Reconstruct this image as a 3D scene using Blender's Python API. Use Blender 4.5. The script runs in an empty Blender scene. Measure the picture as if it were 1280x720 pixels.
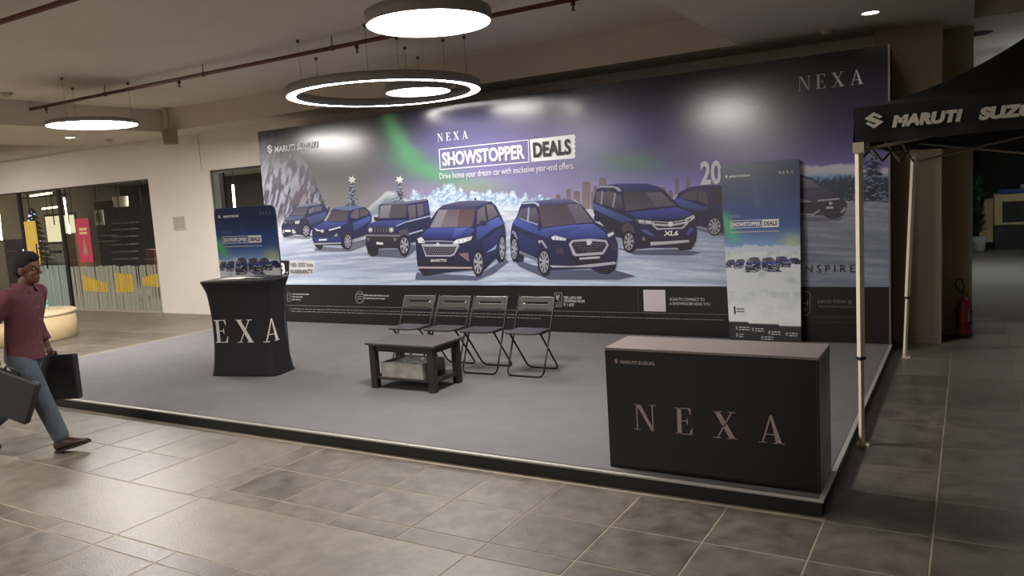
import bpy, bmesh, math, random
import numpy as np
from mathutils import Vector, Matrix
from mathutils.geometry import tessellate_polygon

random.seed(7)
SC = bpy.context.scene
COL = SC.collection
PI = math.pi

# ------------------------------------------------------------------ camera
# solved from the vanishing points of the photograph (1280 x 720)
F_PX = 971.95
CAM_H = 1.88
YAW, PITCH, ROLL = [math.radians(a) for a in (-30.681, 6.647, 3.577)]

def cam_rows():
    cy, sy = math.cos(YAW), math.sin(YAW)
    fwd = Vector((sy * math.cos(PITCH), cy * math.cos(PITCH), -math.sin(PITCH)))
    right = Vector((cy, -sy, 0))
    down = fwd.cross(right)
    c, s = math.cos(ROLL), math.sin(ROLL)
    return c * right + s * down, -s * right + c * down, fwd
RIGHT, DOWN, FWD = cam_rows()
cam_data = bpy.data.cameras.new('camera')
cam = bpy.data.objects.new('camera', cam_data)
COL.objects.link(cam)
cam_data.sensor_width = 36.0
cam_data.lens = 36.0 * F_PX / 1280.0
cam_data.clip_start = 0.05
cam_data.clip_end = 200
rot = Matrix((RIGHT, -DOWN, -FWD)).transposed()
cam.matrix_world = Matrix.Translation((0, 0, CAM_H)) @ rot.to_4x4()
SC.camera = cam

# ------------------------------------------------------------------ world, exposure
world = bpy.data.worlds.new('world')
SC.world = world
world.use_nodes = True
world.node_tree.nodes['Background'].inputs[0].default_value = (0.9, 0.8, 0.7, 1)
world.node_tree.nodes['Background'].inputs[1].default_value = 0.02
SC.view_settings.view_transform = 'Standard'
SC.view_settings.look = 'None'
SC.view_settings.gamma = 1.0
SC.view_settings.use_curve_mapping = False
SC.view_settings.exposure = 0.85
LAMP = 44.0            # radiance of the round pendant diffusers
RING = 13.0             # radiance of the slimmer ring and the small disc

# ------------------------------------------------------------------ pixel -> place
def ray(x, y):
    return RIGHT * ((x - 640) / F_PX) + DOWN * ((y - 360) / F_PX) + FWD
def on_z(x, y, z=0.0):
    d = ray(x, y); t = (z - CAM_H) / d.z
    return Vector((d.x * t, d.y * t, z))
def on_y(x, y, Y):
    d = ray(x, y); t = Y / d.y
    return Vector((d.x * t, Y, CAM_H + d.z * t))

# ------------------------------------------------------------------ colours, materials
def lin(c):
    out = []
    for v in c[:3]:
        v = max(0.0, min(1.0, v / 255.0))
        out.append(v / 12.92 if v <= 0.04045 else ((v + 0.055) / 1.055) ** 2.4)
    return tuple(out)

MATS = {}
def mat(name, col, rough=0.6, metal=0.0, spec=0.5, var=0.0, vscale=8.0, bump=0.0, bscale=60.0,
        rnd=0.0, alpha=1.0, trans=0.0, stretch=None, col2=None):
    """principled material; noise colour variation, per-object random shade, fine bump"""
    if name in MATS: return MATS[name]
    m = bpy.data.materials.new(name); m.use_nodes = True
    nt = m.node_tree; N = nt.nodes; L = nt.links
    b = N['Principled BSDF']
    c = lin(col)
    b.inputs['Base Color'].default_value = (*c, 1)
    b.inputs['Roughness'].default_value = rough
    b.inputs['Metallic'].default_value = metal
    b.inputs['Specular IOR Level'].default_value = spec
    b.inputs['Alpha'].default_value = alpha
    b.inputs['Transmission Weight'].default_value = trans
    src = None
    if var or rnd or bump:
        tc = N.new('ShaderNodeTexCoord')
        mp = N.new('ShaderNodeMapping')
        L.new(tc.outputs['Object'], mp.inputs['Vector'])
        if stretch: mp.inputs['Scale'].default_value = stretch
        if rnd:
            oi = N.new('ShaderNodeObjectInfo')
            sc_ = N.new('ShaderNodeVectorMath'); sc_.operation = 'SCALE'
            sc_.inputs[0].default_value = (37, 53, 29)
            L.new(oi.outputs['Random'], sc_.inputs['Scale'])
            L.new(sc_.outputs['Vector'], mp.inputs['Location'])
    if var:
        nz = N.new('ShaderNodeTexNoise'); nz.inputs['Scale'].default_value = vscale
        nz.inputs['Detail'].default_value = 6; nz.inputs['Roughness'].default_value = 0.62
        L.new(mp.outputs[0], nz.inputs['Vector'])
        rp = N.new('ShaderNodeValToRGB')
        hi = lin(col2) if col2 else tuple(min(1, v * (1 + var)) for v in c)
        lo = c if col2 else tuple(v * (1 - var) for v in c)
        rp.color_ramp.elements[0].position = 0.32; rp.color_ramp.elements[0].color = (*lo, 1)
        rp.color_ramp.elements[1].position = 0.68; rp.color_ramp.elements[1].color = (*hi, 1)
        L.new(nz.outputs['Fac'], rp.inputs['Fac'])
        src = rp.outputs['Color']
        rr = N.new('ShaderNodeMapRange')
        rr.inputs['To Min'].default_value = max(0.02, rough - 0.08); rr.inputs['To Max'].default_value = min(1, rough + 0.1)
        L.new(nz.outputs['Fac'], rr.inputs['Value']); L.new(rr.outputs[0], b.inputs['Roughness'])
    if rnd:
        mr = N.new('ShaderNodeMapRange')
        mr.inputs['To Min'].default_value = 1 - rnd; mr.inputs['To Max'].default_value = 1 + rnd
        L.new(oi.outputs['Random'], mr.inputs['Value'])
        mx = N.new('ShaderNodeVectorMath'); mx.operation = 'SCALE'
        if src: L.new(src, mx.inputs[0])
        else: mx.inputs[0].default_value = c
        L.new(mr.outputs[0], mx.inputs['Scale'])
        src = mx.outputs['Vector']
    if src: L.new(src, b.inputs['Base Color'])
    if bump:
        nb = N.new('ShaderNodeTexNoise'); nb.inputs['Scale'].default_value = bscale
        nb.inputs['Detail'].default_value = 4
        L.new(mp.outputs[0], nb.inputs['Vector'])
        bp = N.new('ShaderNodeBump'); bp.inputs['Strength'].default_value = bump
        bp.inputs['Distance'].default_value = 0.01
        L.new(nb.outputs['Fac'], bp.inputs['Height']); L.new(bp.outputs[0], b.inputs['Normal'])
    MATS[name] = m
    return m

def emit(name, col, strength):
    if name in MATS: return MATS[name]
    m = bpy.data.materials.new(name); m.use_nodes = True
    nt = m.node_tree; nt.nodes.clear()
    o = nt.nodes.new('ShaderNodeOutputMaterial'); e = nt.nodes.new('ShaderNodeEmission')
    e.inputs[0].default_value = (*lin(col), 1); e.inputs[1].default_value = strength
    nt.links.new(e.outputs[0], o.inputs[0])
    MATS[name] = m
    return m

def print_mat(name, rough, spec=0.5, gain=1.0):
    """printed sheet: ink colour from the mesh colour attribute"""
    if name in MATS: return MATS[name]
    m = bpy.data.materials.new(name); m.use_nodes = True
    N = m.node_tree.nodes; L = m.node_tree.links
    b = N['Principled BSDF']; a = N.new('ShaderNodeVertexColor'); a.layer_name = 'ink'
    mx = N.new('ShaderNodeVectorMath'); mx.operation = 'SCALE'; mx.inputs['Scale'].default_value = gain
    L.new(a.outputs['Color'], mx.inputs[0]); L.new(mx.outputs['Vector'], b.inputs['Base Color'])
    b.inputs['Roughness'].default_value = rough
    b.inputs['Specular IOR Level'].default_value = spec
    MATS[name] = m
    return m

def glass_mat(name, tint, alpha, rough=0.03):
    """thin glazing: mostly clear sheet with a real surface reflection"""
    if name in MATS: return MATS[name]
    m = bpy.data.materials.new(name); m.use_nodes = True
    N = m.node_tree.nodes; L = m.node_tree.links; N.clear()
    o = N.new('ShaderNodeOutputMaterial'); t = N.new('ShaderNodeBsdfTransparent'); g = N.new('ShaderNodeBsdfGlossy')
    t.inputs[0].default_value = (*lin(tint), 1); g.inputs['Roughness'].default_value = rough
    fr = N.new('ShaderNodeFresnel'); fr.inputs[0].default_value = 1.5
    mx = N.new('ShaderNodeMixShader')
    ge = N.new('ShaderNodeNewGeometry'); iv = N.new('ShaderNodeMath'); iv.operation = 'SUBTRACT'; iv.inputs[0].default_value = 1
    mu = N.new('ShaderNodeMath'); mu.operation = 'MULTIPLY'
    L.new(ge.outputs['Backfacing'], iv.inputs[1]); L.new(iv.outputs[0], mu.inputs[0]); L.new(fr.outputs[0], mu.inputs[1])
    L.new(mu.outputs[0], mx.inputs[0]); L.new(t.outputs[0], mx.inputs[1]); L.new(g.outputs[0], mx.inputs[2])
    L.new(mx.outputs[0], o.inputs[0])
    MATS[name] = m
    return m

# ------------------------------------------------------------------ mesh builder
class MB:
    def __init__(s): s.v = []; s.f = []; s.smooth = set()
    def add(s, vs, fs, smooth=False):
        o = len(s.v); s.v += [tuple(v) for v in vs]
        for f in fs:
            if smooth: s.smooth.add(len(s.f))
            s.f.append(tuple(i + o for i in f))
        return s
    def box(s, x0, x1, y0, y1, z0, z1, ch=0.0):
        if ch <= 0:
            vs = [(x, y, z) for z in (z0, z1) for y in (y0, y1) for x in (x0, x1)]
            return s.add(vs, [(0, 2, 3, 1), (4, 5, 7, 6), (0, 1, 5, 4), (2, 6, 7, 3), (0, 4, 6, 2), (1, 3, 7, 5)])
        bm = bmesh.new()
        bmesh.ops.create_cube(bm, size=1)
        for v in bm.verts:
            v.co = Vector(((x0 + x1) / 2 + v.co.x * (x1 - x0), (y0 + y1) / 2 + v.co.y * (y1 - y0), (z0 + z1) / 2 + v.co.z * (z1 - z0)))
        bmesh.ops.bevel(bm, geom=list(bm.edges), offset=ch, segments=1, affect='EDGES')
        bm.verts.index_update()
        s.add([v.co for v in bm.verts], [[v.index for v in f.verts] for f in bm.faces]); bm.free()
        return s
    def ring(s, path, radii, n=10, caps=True, smooth=True, flat=(1, 1), up=None):
        """tube through points, one radius per point"""
        P = [Vector(p) for p in path]
        if not hasattr(radii, '__len__'): radii = [radii] * len(P)
        vs = []; fs = []
        t0 = (P[1] - P[0]).normalized()
        u = Vector(up) if up else (Vector((0, 0, 1)) if abs(t0.z) < 0.9 else Vector((1, 0, 0)))
        a = t0.cross(u).normalized(); b = t0.cross(a).normalized()
        for i, p in enumerate(P):
            if i == 0: t = t0
            elif i == len(P) - 1: t = (P[i] - P[i - 1]).normalized()
            else: t = ((P[i + 1] - P[i]).normalized() + (P[i] - P[i - 1]).normalized()).normalized()
            a = (a - t * a.dot(t)).normalized(); b = t.cross(a).normalized()
            for k in range(n):
                w = 2 * PI * k / n
                vs.append(p + (a * math.cos(w) * flat[0] + b * math.sin(w) * flat[1]) * radii[i])
        for i in range(len(P) - 1):
            for k in range(n):
                fs.append((i * n + k, i * n + (k + 1) % n, (i + 1) * n + (k + 1) % n, (i + 1) * n + k))
        s.add(vs, fs, smooth)
        if caps:
            o = len(s.v) - len(vs)
            s.f.append(tuple(o + k for k in range(n))[::-1]); s.f.append(tuple(o + (len(P) - 1) * n + k for k in range(n)))
        return s
    def lathe(s, prof, c=(0, 0, 0), n=32, smooth=True):
        """profile [(r, z)] round the vertical through c"""
        vs = []; fs = []
        for r, z in prof:
            for k in range(n):
                w = 2 * PI * k / n
                vs.append((c[0] + r * math.cos(w), c[1] + r * math.sin(w), c[2] + z))
        for i in range(len(prof) - 1):
            for k in range(n):
                fs.append((i * n + k, i * n + (k + 1) % n, (i + 1) * n + (k + 1) % n, (i + 1) * n + k))
        return s.add(vs, fs, smooth)
    def disc(s, c, r, z, n=40, up=True):
        vs = [(c[0] + r * math.cos(2 * PI * k / n), c[1] + r * math.sin(2 * PI * k / n), z) for k in range(n)]
        return s.add(vs, [tuple(range(n)) if up else tuple(range(n))[::-1]])
    def prism(s, pts, a0, a1, axis='y'):
        """closed outline pts extruded along an axis"""
        n = len(pts)
        def mk(p, a):
            return {'y': (p[0], a, p[1]), 'x': (a, p[0], p[1]), 'z': (p[0], p[1], a)}[axis]
        vs = [mk(p, a0) for p in pts] + [mk(p, a1) for p in pts]
        fs = [(i, (i + 1) % n, n + (i + 1) % n, n + i) for i in range(n)]
        tri = tessellate_polygon([[Vector((p[0], p[1], 0)) for p in pts]])
        fs += [tuple(t) for t in tri] + [tuple(i + n for i in t)[::-1] for t in tri]
        return s.add(vs, fs)
    def mesh(s, name, m=None):
        me = bpy.data.meshes.new(name)
        me.from_pydata(s.v, [], s.f); me.validate(); me.update()
        bm = bmesh.new(); bm.from_mesh(me)
        bmesh.ops.recalc_face_normals(bm, faces=bm.faces)
        bm.to_mesh(me); bm.free()
        if s.smooth:
            for i, p in enumerate(me.polygons):
                if i in s.smooth: p.use_smooth = True
        if m: me.materials.append(m)
        return me

def link(name, me, parent=None, loc=(0, 0, 0)):
    o = bpy.data.objects.new(name, me); COL.objects.link(o)
    o.location = loc
    if parent: o.parent = parent
    return o
def wpos(o):
    p = Vector(o.location)
    while o.parent: o = o.parent; p = p + Vector(o.location)
    return p
def obj(name, mb, m, parent=None, world=False, loc=(0, 0, 0)):
    """one mesh object; world=True: the vertices are world positions, moved into the parent's space (unrotated parents)"""
    if world and parent:
        off = wpos(parent); mb.v = [(v[0] - off.x, v[1] - off.y, v[2] - off.z) for v in mb.v]
    return link(name, mb.mesh(name, m), parent, loc)
def tag(o, label=None, cat=None, group=None, kind=None):
    if label: o['label'] = label
    if cat: o['category'] = cat
    if group: o['group'] = group
    if kind: o['kind'] = kind
    return o
def thing(name, label, cat, loc=(0, 0, 0), rotz=0, group=None):
    o = bpy.data.objects.new(name, None); COL.objects.link(o)
    o.location = loc; o.rotation_euler = (0, 0, rotz); o.empty_display_size = 0.1
    return tag(o, label, cat, group)
def struct(name, mb, m):
    return tag(obj(name, mb, m), kind='structure')
def dup(root, loc, label=None, rotz=None):
    r = root.copy(); COL.objects.link(r); r.location = loc
    if rotz is not None: r.rotation_euler = (0, 0, rotz)
    if label: r['label'] = label
    for ch in list(root.children):
        c = ch.copy(); COL.objects.link(c); c.parent = r
        for g in list(ch.children):
            d = g.copy(); COL.objects.link(d); d.parent = c
    return r

# ------------------------------------------------------------------ flat print helpers
class Ink:
    """printed shapes on an upright sheet facing -y; every later shape lies a hair in front of the one before"""
    def __init__(s, fn, step=0.00006): s.fn = fn; s.v = []; s.f = []; s.c = []; s.k = 0; s.step = step
    def poly(s, pts, col, col2=None, lift=True):
        """pts in print units; col2 = colour at the lower end"""
        if lift: s.k += 1
        Q = [s.fn(*p) for p in pts]
        ys = [p[1] for p in pts]; y0, y1 = min(ys), max(ys)
        o = len(s.v)
        for p, q in zip(pts, Q):
            s.v.append((q[0], -s.k * s.step, q[1]))
            if col2:
                t = (p[1] - y0) / max(1e-6, y1 - y0)
                c = [col[i] * (1 - t) + col2[i] * t for i in range(3)]
            else: c = col
            s.c.append((*lin(c), 1))
        for t in tessellate_polygon([[Vector((q[0], q[1], 0)) for q in Q]]):
            s.f.append(tuple(o + i for i in t))
    def ell(s, cx, cy, rx, ry, col, n=28, lift=True, a0=0, a1=2 * PI):
        s.poly([(cx + rx * math.cos(a0 + (a1 - a0) * k / n), cy + ry * math.sin(a0 + (a1 - a0) * k / n)) for k in range(n)], col, lift=lift)
    def rect(s, x0, y0, x1, y1, col, col2=None, lift=True):
        s.poly([(x0, y0), (x1, y0), (x1, y1), (x0, y1)], col, col2, lift)
    def wheel(s, cx, cy, rx, ry, spokes=7, tyre=(24, 22, 28), rim=(165, 165, 178), f=0.78):
        s.ell(cx, cy, rx, ry, tyre)
        s.ell(cx, cy, rx * f, ry * f, rim)
        s.k += 1
        for k in range(spokes):
            a = 2 * PI * k / spokes + 0.3; w = 0.52 * PI / spokes
            s.poly([(cx + rx * f * r * math.cos(b), cy + ry * f * r * math.sin(b)) for r, b in
                    ((0.25, a), (0.9, a - w), (0.93, a), (0.9, a + w))], (40, 40, 50), lift=False)
    def mesh(s, name, m):
        me = bpy.data.meshes.new(name); me.from_pydata(s.v, [], s.f); me.update()
        bm = bmesh.new(); bm.from_mesh(me)
        for f in bm.faces:
            f.normal_update()
            if f.normal.y > 0: f.normal_flip()
        bm.to_mesh(me); bm.free()
        at = me.color_attributes.new('ink', 'FLOAT_COLOR', 'POINT')
        at.data.foreach_set('color', np.array(s.c, dtype=np.float32).ravel())
        me.materials.append(m)
        return me
    def build(s, name, m, parent, loc=(0, 0, 0)):
        return link(name, s.mesh(name, m), parent, loc)

def text_mesh(txt, w, h, bold=0.0, shear=0.0, spacing=1.0):
    """upright lettering in the xz plane facing -y, scaled to w x h (cap height), origin bottom-left"""
    cu = bpy.data.curves.new('t', 'FONT'); cu.body = txt; cu.size = 1.0; cu.offset = bold
    cu.shear = shear; cu.space_character = spacing; cu.resolution_u = 3; cu.fill_mode = 'FRONT'
    to = bpy.data.objects.new('t', cu); COL.objects.link(to)
    dg = bpy.context.evaluated_depsgraph_get()
    me = bpy.data.meshes.new_from_object(to.evaluated_get(dg))
    bpy.data.objects.remove(to); bpy.data.curves.remove(cu)
    n = len(me.vertices); co = np.empty(n * 3, dtype=np.float32); me.vertices.foreach_get('co', co); co = co.reshape(-1, 3)
    mn = co.min(0); mx = co.max(0)
    cap = 0.73
    base = 0.0
    out = np.zeros_like(co)
    out[:, 0] = (co[:, 0] - mn[0]) / (mx[0] - mn[0]) * w
    out[:, 2] = (co[:, 1] - base) / cap * h
    me.vertices.foreach_set('co', out.ravel()); me.update()
    for p in me.polygons:
        pass
    me.materials.clear()
    return me
def text(txt, x, z, w, h, m, parent, y=0.0, bold=0.0, shear=0.0, rot=0.0, spacing=1.0, name='lettering', taper=None):
    me = text_mesh(txt, w, h, bold, shear, spacing); me.materials.append(m)
    o = link(name, me, parent, (x, y, z))
    o.rotation_euler = (0, rot, 0)
    return o

# high-contrast serif capitals, unit cap height: outlines of the four letters on stage
SERIF = {
 'N': (0.86, [[(0, 0), (.24, 0), (.24, .03), (0, .03)], [(.10, 0), (.145, 0), (.145, .97), (.10, .97)], [(0, .97), (.26, .97), (.26, 1), (0, 1)],
             [(.10, 1), (.27, 1), (.80, 0), (.70, 0), (.665, .02)], [(.715, 0), (.76, 0), (.76, 1), (.715, 1)], [(.62, .97), (.86, .97), (.86, 1), (.62, 1)]]),
 'E': (0.66, [[(0, 0), (.62, 0), (.62, .035), (0, .035)], [(.08, 0), (.24, 0), (.24, 1), (.08, 1)], [(0, .965), (.60, .965), (.60, 1), (0, 1)],
             [(.24, .49), (.46, .49), (.46, .525), (.24, .525)], [(.60, 1), (.60, .76), (.575, .76), (.50, .965)], [(.62, 0), (.66, .28), (.635, .28), (.52, .035)],
             [(.46, .38), (.48, .38), (.48, .63), (.46, .63), (.40, .51)]]),
 'X': (0.84, [[(.04, 1), (.24, 1), (.80, 0), (.60, 0)], [(.66, 1), (.71, 1), (.17, 0), (.12, 0)], [(0, .97), (.34, .97), (.34, 1), (0, 1)],
             [(.54, .97), (.82, .97), (.82, 1), (.54, 1)], [(0, 0), (.28, 0), (.28, .03), (0, .03)], [(.50, 0), (.84, 0), (.84, .03), (.50, .03)]]),
 'A': (0.86, [[(.40, 1), (.47, 1), (.80, 0), (.60, 0)], [(.40, 1), (.44, .94), (.165, 0), (.11, 0)], [(.22, .30), (.60, .30), (.60, .335), (.22, .335)],
             [(0, 0), (.29, 0), (.29, .03), (0, .03)], [(.50, 0), (.88, 0), (.88, .03), (.50, .03)]]),
}
def serif_letters(word, x, y, z, w, h, m, parent):
    """one part per letter, evenly tracked over width w"""
    adv = [SERIF[c][0] * h for c in word]
    gap = (w - sum(adv)) / max(1, len(word) - 1)
    for c, a in zip(word, adv):
        link('letter', serif_word(c, a, h).mesh('letter', m), parent, (x, y, z)); x += a + gap
def serif_word(word, w, h, fn=None):
    """letters evenly tracked over width w; returns MB in xz plane (or mapped by fn(x, z))"""
    adv = [SERIF[c][0] * h for c in word]
    gap = (w - sum(adv)) / max(1, len(word) - 1)
    b = MB(); x = 0
    for c, a in zip(word, adv):
        for pl in SERIF[c][1]:
            pts = [(x + p[0] * h, p[1] * h) for p in pl]
            vs = [fn(*p) if fn else (p[0], 0, p[1]) for p in pts]
            tri = tessellate_polygon([[Vector((p[0], p[1], 0)) for p in pts]])
            b.add(vs, [tuple(t) for t in tri])
        x += a + gap
    return b
S_MARK = [(0, .64), (.48, 1), (.95, .68), (.80, .58), (.5, .78), (.40, .71), (1, .36), (.5, 0), (.05, .34), (.2, .44), (.5, .22), (.6, .29)]
def s_mark(w, h):
    b = MB()
    tri = tessellate_polygon([[Vector((p[0], p[1], 0)) for p in S_MARK]])
    b.add([(p[0] * w, 0, p[1] * h) for p in S_MARK], [tuple(t) for t in tri])
    return b
# ================================================================== the setting
M_GROUT = mat('grout', (142, 131, 114), 0.85, var=0.2, vscale=5)
def tile_material(name, c0, c1, rough, rnd):
    m = mat(name, c0, rough, spec=0.45, var=0.3, vscale=7.5, rnd=rnd, bump=0.16, bscale=70, col2=c1)
    return m
M_TILE = tile_material('dark_tile', (76, 70, 63), (112, 105, 96), 0.36, 0.13)
M_SLAB = tile_material('sand_slab', (98, 92, 84), (122, 115, 106), 0.38, 0.05)
M_WALL = mat('plaster', (226, 218, 210), 0.75, var=0.03, vscale=1.5)
M_CEIL = mat('ceiling_paint', (214, 202, 186), 0.85, var=0.04, vscale=1.2)
M_SOFFIT = mat('soffit_paint', (208, 197, 182), 0.85, var=0.03, vscale=1.2)
M_COLUMN = mat('column_paint', (168, 153, 130), 0.7, var=0.05, vscale=2)
M_BLACK = mat('black_metal', (22, 22, 24), 0.45)

# ---- floor: grout bed, tiles laid in dark bays between sand-coloured bands
bed = MB().box(-26, 7, -9, 26, -0.10, -0.0022)
floor = struct('floor', bed, M_GROUT)
TILES = {}
ntile = [0]
def lay(x0, x1, y0, y1, m, gap=0.0055):
    key = (round(x1 - x0, 3), round(y1 - y0, 3), m.name)
    if key not in TILES:
        w, d = (x1 - x0) / 2 - gap, (y1 - y0) / 2 - gap
        b = MB()
        e = 0.0012
        vs = [(-w, -d, -0.0022), (w, -d, -0.0022), (w, d, -0.0022), (-w, d, -0.0022),
              (-w, -d, -e), (w, -d, -e), (w, d, -e), (-w, d, -e),
              (-w + e, -d + e, 0), (w - e, -d + e, 0), (w - e, d - e, 0), (-w + e, d - e, 0)]
        fs = [(8, 9, 10, 11)] + [(i, (i + 1) % 4, 4 + (i + 1) % 4, 4 + i) for i in range(4)] + [(4 + i, 4 + (i + 1) % 4, 8 + (i + 1) % 4, 8 + i) for i in range(4)]
        TILES[key] = b.add(vs, fs).mesh('tile', m)
    o = link('tile', TILES[key], floor, ((x0 + x1) / 2, (y0 + y1) / 2, 0))
    ntile[0] += 1
    return o
def bay(xs, ys, m):
    for a, b in zip(xs[:-1], xs[1:]):
        for c, d in zip(ys[:-1], ys[1:]): lay(a, b, c, d, m)
def steps(a, b, s): 
    out = [a]
    while out[-1] + s < b - 0.02: out.append(out[-1] + s)
    return out + [b]
XG = [-0.157 - 0.53 * k for k in range(9)][::-1]            # -4.397 ... -0.157
XR = XG + [0.362, 0.892, 1.422, 1.95]
# bay in front of the stage
bay([-4.6] + XR[:-2], [3.24, 3.41, 3.86, 4.365], M_TILE)
bay([-9.6, -8.97, -8.44, -7.91, -7.38, -6.85, -6.32, -5.79, -5.26], [3.24, 3.75, 4.365], M_TILE)
bay([-5.26, -4.6], [3.24, 4.365], M_SLAB)
# sand band, then the next dark bay towards the camera
bay([-8.6, -6.53, -4.45, -2.305, -0.157, 1.4], [2.62, 3.24], M_SLAB)
bay([-7.1, -6.57, -6.04, -5.51, -4.98, -4.45, -3.867, -3.337, -2.807, -2.277], [1.455, 1.965, 2.475, 2.62], M_TILE)
# aisle to the right of the stage
bay(XR[7:], [4.365, 4.885, 5.39, 5.885, 6.375, 6.925, 7.51, 8.0], M_TILE)
bay([-0.687, -0.157, 0.362, 0.892, 1.422, 1.95], [8.0, 8.75, 9.5, 10.25, 11.1], M_SLAB)
# hall to the left of the stage
bay([-13.9, -13.37, -12.84, -12.31, -11.78, -11.1], steps(4.4, 8.0, 0.51), M_TILE)
bay([-11.1, -10.4], steps(4.4, 8.0, 1.2), M_SLAB)
bay([-16.0, -14.8, -13.6, -12.4, -11.2, -10.0], [8.0, 8.9, 9.79], M_SLAB)
# the rest of the floor, too far off or out of sight to pick the tiles apart
far = MB()
for r in ((-26, -16, 4.4, 9.79), (-16, -13.9, 4.4, 8.0), (-26, -9.6, -9, 4.365), (-9.6, -8.6, 2.62, 3.24), (-9.6, -7.1, -9, 2.62),
          (-7.1, 7, -9, 1.455), (-2.277, 7, 1.455, 2.62), (1.4, 7, 2.62, 4.365), (1.95, 7, 4.365, 26), (-0.3, 1.95, 11.1, 26)):
    far.box(r[0] + .003, r[1] - .003, r[2] + .003, r[3] - .003, -0.0022, 0.0)
M_FAR = tile_material('far_tile', (92, 86, 79), (118, 111, 102), 0.30, 0.0)
tag(obj('paving', far, M_FAR, floor), kind='stuff')

# ---- back wall with the shopfront opening and the second window
WY = 9.80
wall = MB()
TH = 0.22
wall.box(-26, -22.5, WY, WY + TH, 0, 3.8)
wall.box(-22.5, -14.02, WY, WY + TH, 2.69, 3.8)
wall.box(-14.02, -12.19, WY, WY + TH, 0, 3.8)
wall.box(-12.19, -9.2, WY, WY + TH, 2.72, 3.8)
wall.box(-12.19, -9.2, WY, WY + TH, 0, 0.12)
wall.box(-9.2, -0.9, WY, WY + TH, 0, 3.8)
struct('wall_back', wall, M_WALL)
joint = MB().box(-12.40, -12.39, WY - .004, WY + .01, 2.72, 3.42)
struct('trim_1', joint, mat('joint_line', (150, 140, 128), 0.8))
track = MB().box(-22.5, -14.02, WY - 0.03, WY + 0.01, 0, 0.025)
struct('trim_2', track, mat('floor_track', (196, 188, 172), 0.35, metal=0.6))
# column on the right: two stepped blocks
col = MB().box(-0.9, -0.262, 9.55, 10.6, 0, 3.8).box(-0.262, 0.03, 10.10, 10.6, 0, 3.8)
struct('wall_column', col, M_COLUMN)
# outer shell that closes the hall
struct('wall_left', MB().box(-26.2, -26, -9, 26, 0, 4.2), M_WALL)
struct('wall_front', MB().box(-26, 7, -9.2, -9, 0, 4.2), M_CEIL)
struct('wall_right', MB().box(7, 7.2, -9, 26, 0, 4.2), M_CEIL)
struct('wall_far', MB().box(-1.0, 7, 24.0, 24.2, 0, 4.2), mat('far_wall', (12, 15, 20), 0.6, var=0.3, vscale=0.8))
struct('wall_corridor', MB().box(-0.9, -0.3, 10.6, 24.0, 0, 4.2), M_CEIL)

# ---- ceiling: recessed coffer between lower soffits
ZS, ZM = 3.42, 3.80
XL, XRT, YB = -12.42, -2.25, 9.10
ceil = MB()
ceil.box(XL, XRT, -9, YB, ZM, ZM + .1)
ceil.box(-26, -15.3, -9, 9.48, ZM, ZM + .1)
ceil.box(0.03, 7, -9, 9.65, ZM, ZM + .1)
struct('ceiling', ceil, M_CEIL)
sof = MB()
sof.box(XL, XRT, YB, WY, ZS, ZM + .1)                # strip along the back wall
sof.box(-15.3, XL, -9, WY, ZS, ZM + .1)              # left soffit
sof.box(-26, -15.3, 9.48, WY, ZS, ZM + .1)
sof.box(XRT, 0.03, -9, 10.6, ZS, ZM + .1)            # right soffit
sof.box(0.03, 7, 9.65, 24, ZS, ZM + .1)              # corridor beyond the beam
struct('ceiling_soffit', sof, M_SOFFIT)

# ---- shop behind the glass: floor, ceiling, walls
M_SHOPW = mat('shop_wall', (84, 84, 86), 0.7, var=0.25, vscale=1.5)
struct('floor_shop', MB().box(-26, -9.2, WY + TH, 17, -0.05, 0.0), mat('shop_floor', (150, 144, 134), 0.4, var=0.1))
struct('ceiling_shop', MB().box(-26, -9.2, WY + TH, 17, 3.1, 3.2), mat('shop_ceiling', (190, 186, 178), 0.8))
struct('wall_shop_back', MB().box(-26, -9.2, 17, 17.1, 0, 3.2), M_SHOPW)
struct('wall_shop_end', MB().box(-9.3, -9.2, WY + TH, 17, 0, 3.2), M_SHOPW)

# ---- shopfront glazing (window_1) with frames, panes and the glass door leaf
M_GLASS = glass_mat('shop_glass', (214, 218, 216), 1)
M_FRAME = mat('dark_frame', (44, 42, 42), 0.4, metal=0.3)
w1 = MB()
for x in (-22.5, -18.85, -17.25): w1.box(x - .05, x + .05, WY + .02, WY + .07, 0.0, 2.665)
w1.box(-22.5, -14.02, WY + .02, WY + .06, 2.665, 2.69)
window_1 = struct('window_1', w1, M_FRAME)
for a, b in ((-22.45, -20.7), (-20.7, -18.9), (-18.8, -17.3), (-17.2, -14.03)):
    obj('pane', MB().box(a, b, WY + .05, WY + .058, 0.03, 2.665), M_GLASS, window_1)
# pull handles either side of the door meeting line
for x in (-18.22, -17.88):
    h = MB().ring([(x, WY - .05, .93), (x, WY - .05, 1.50)], 0.016, 8)
    for z in (1.02, 1.40): h.ring([(x, WY - .05, z), (x, WY + .05, z)], 0.01, 6)
    obj('door_handle', h, M_BLACK, window_1)
obj('door_lock', MB().box(-17.80, -17.42, WY - .01, WY + .05, 1.27, 1.33), M_BLACK, window_1)
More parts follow.
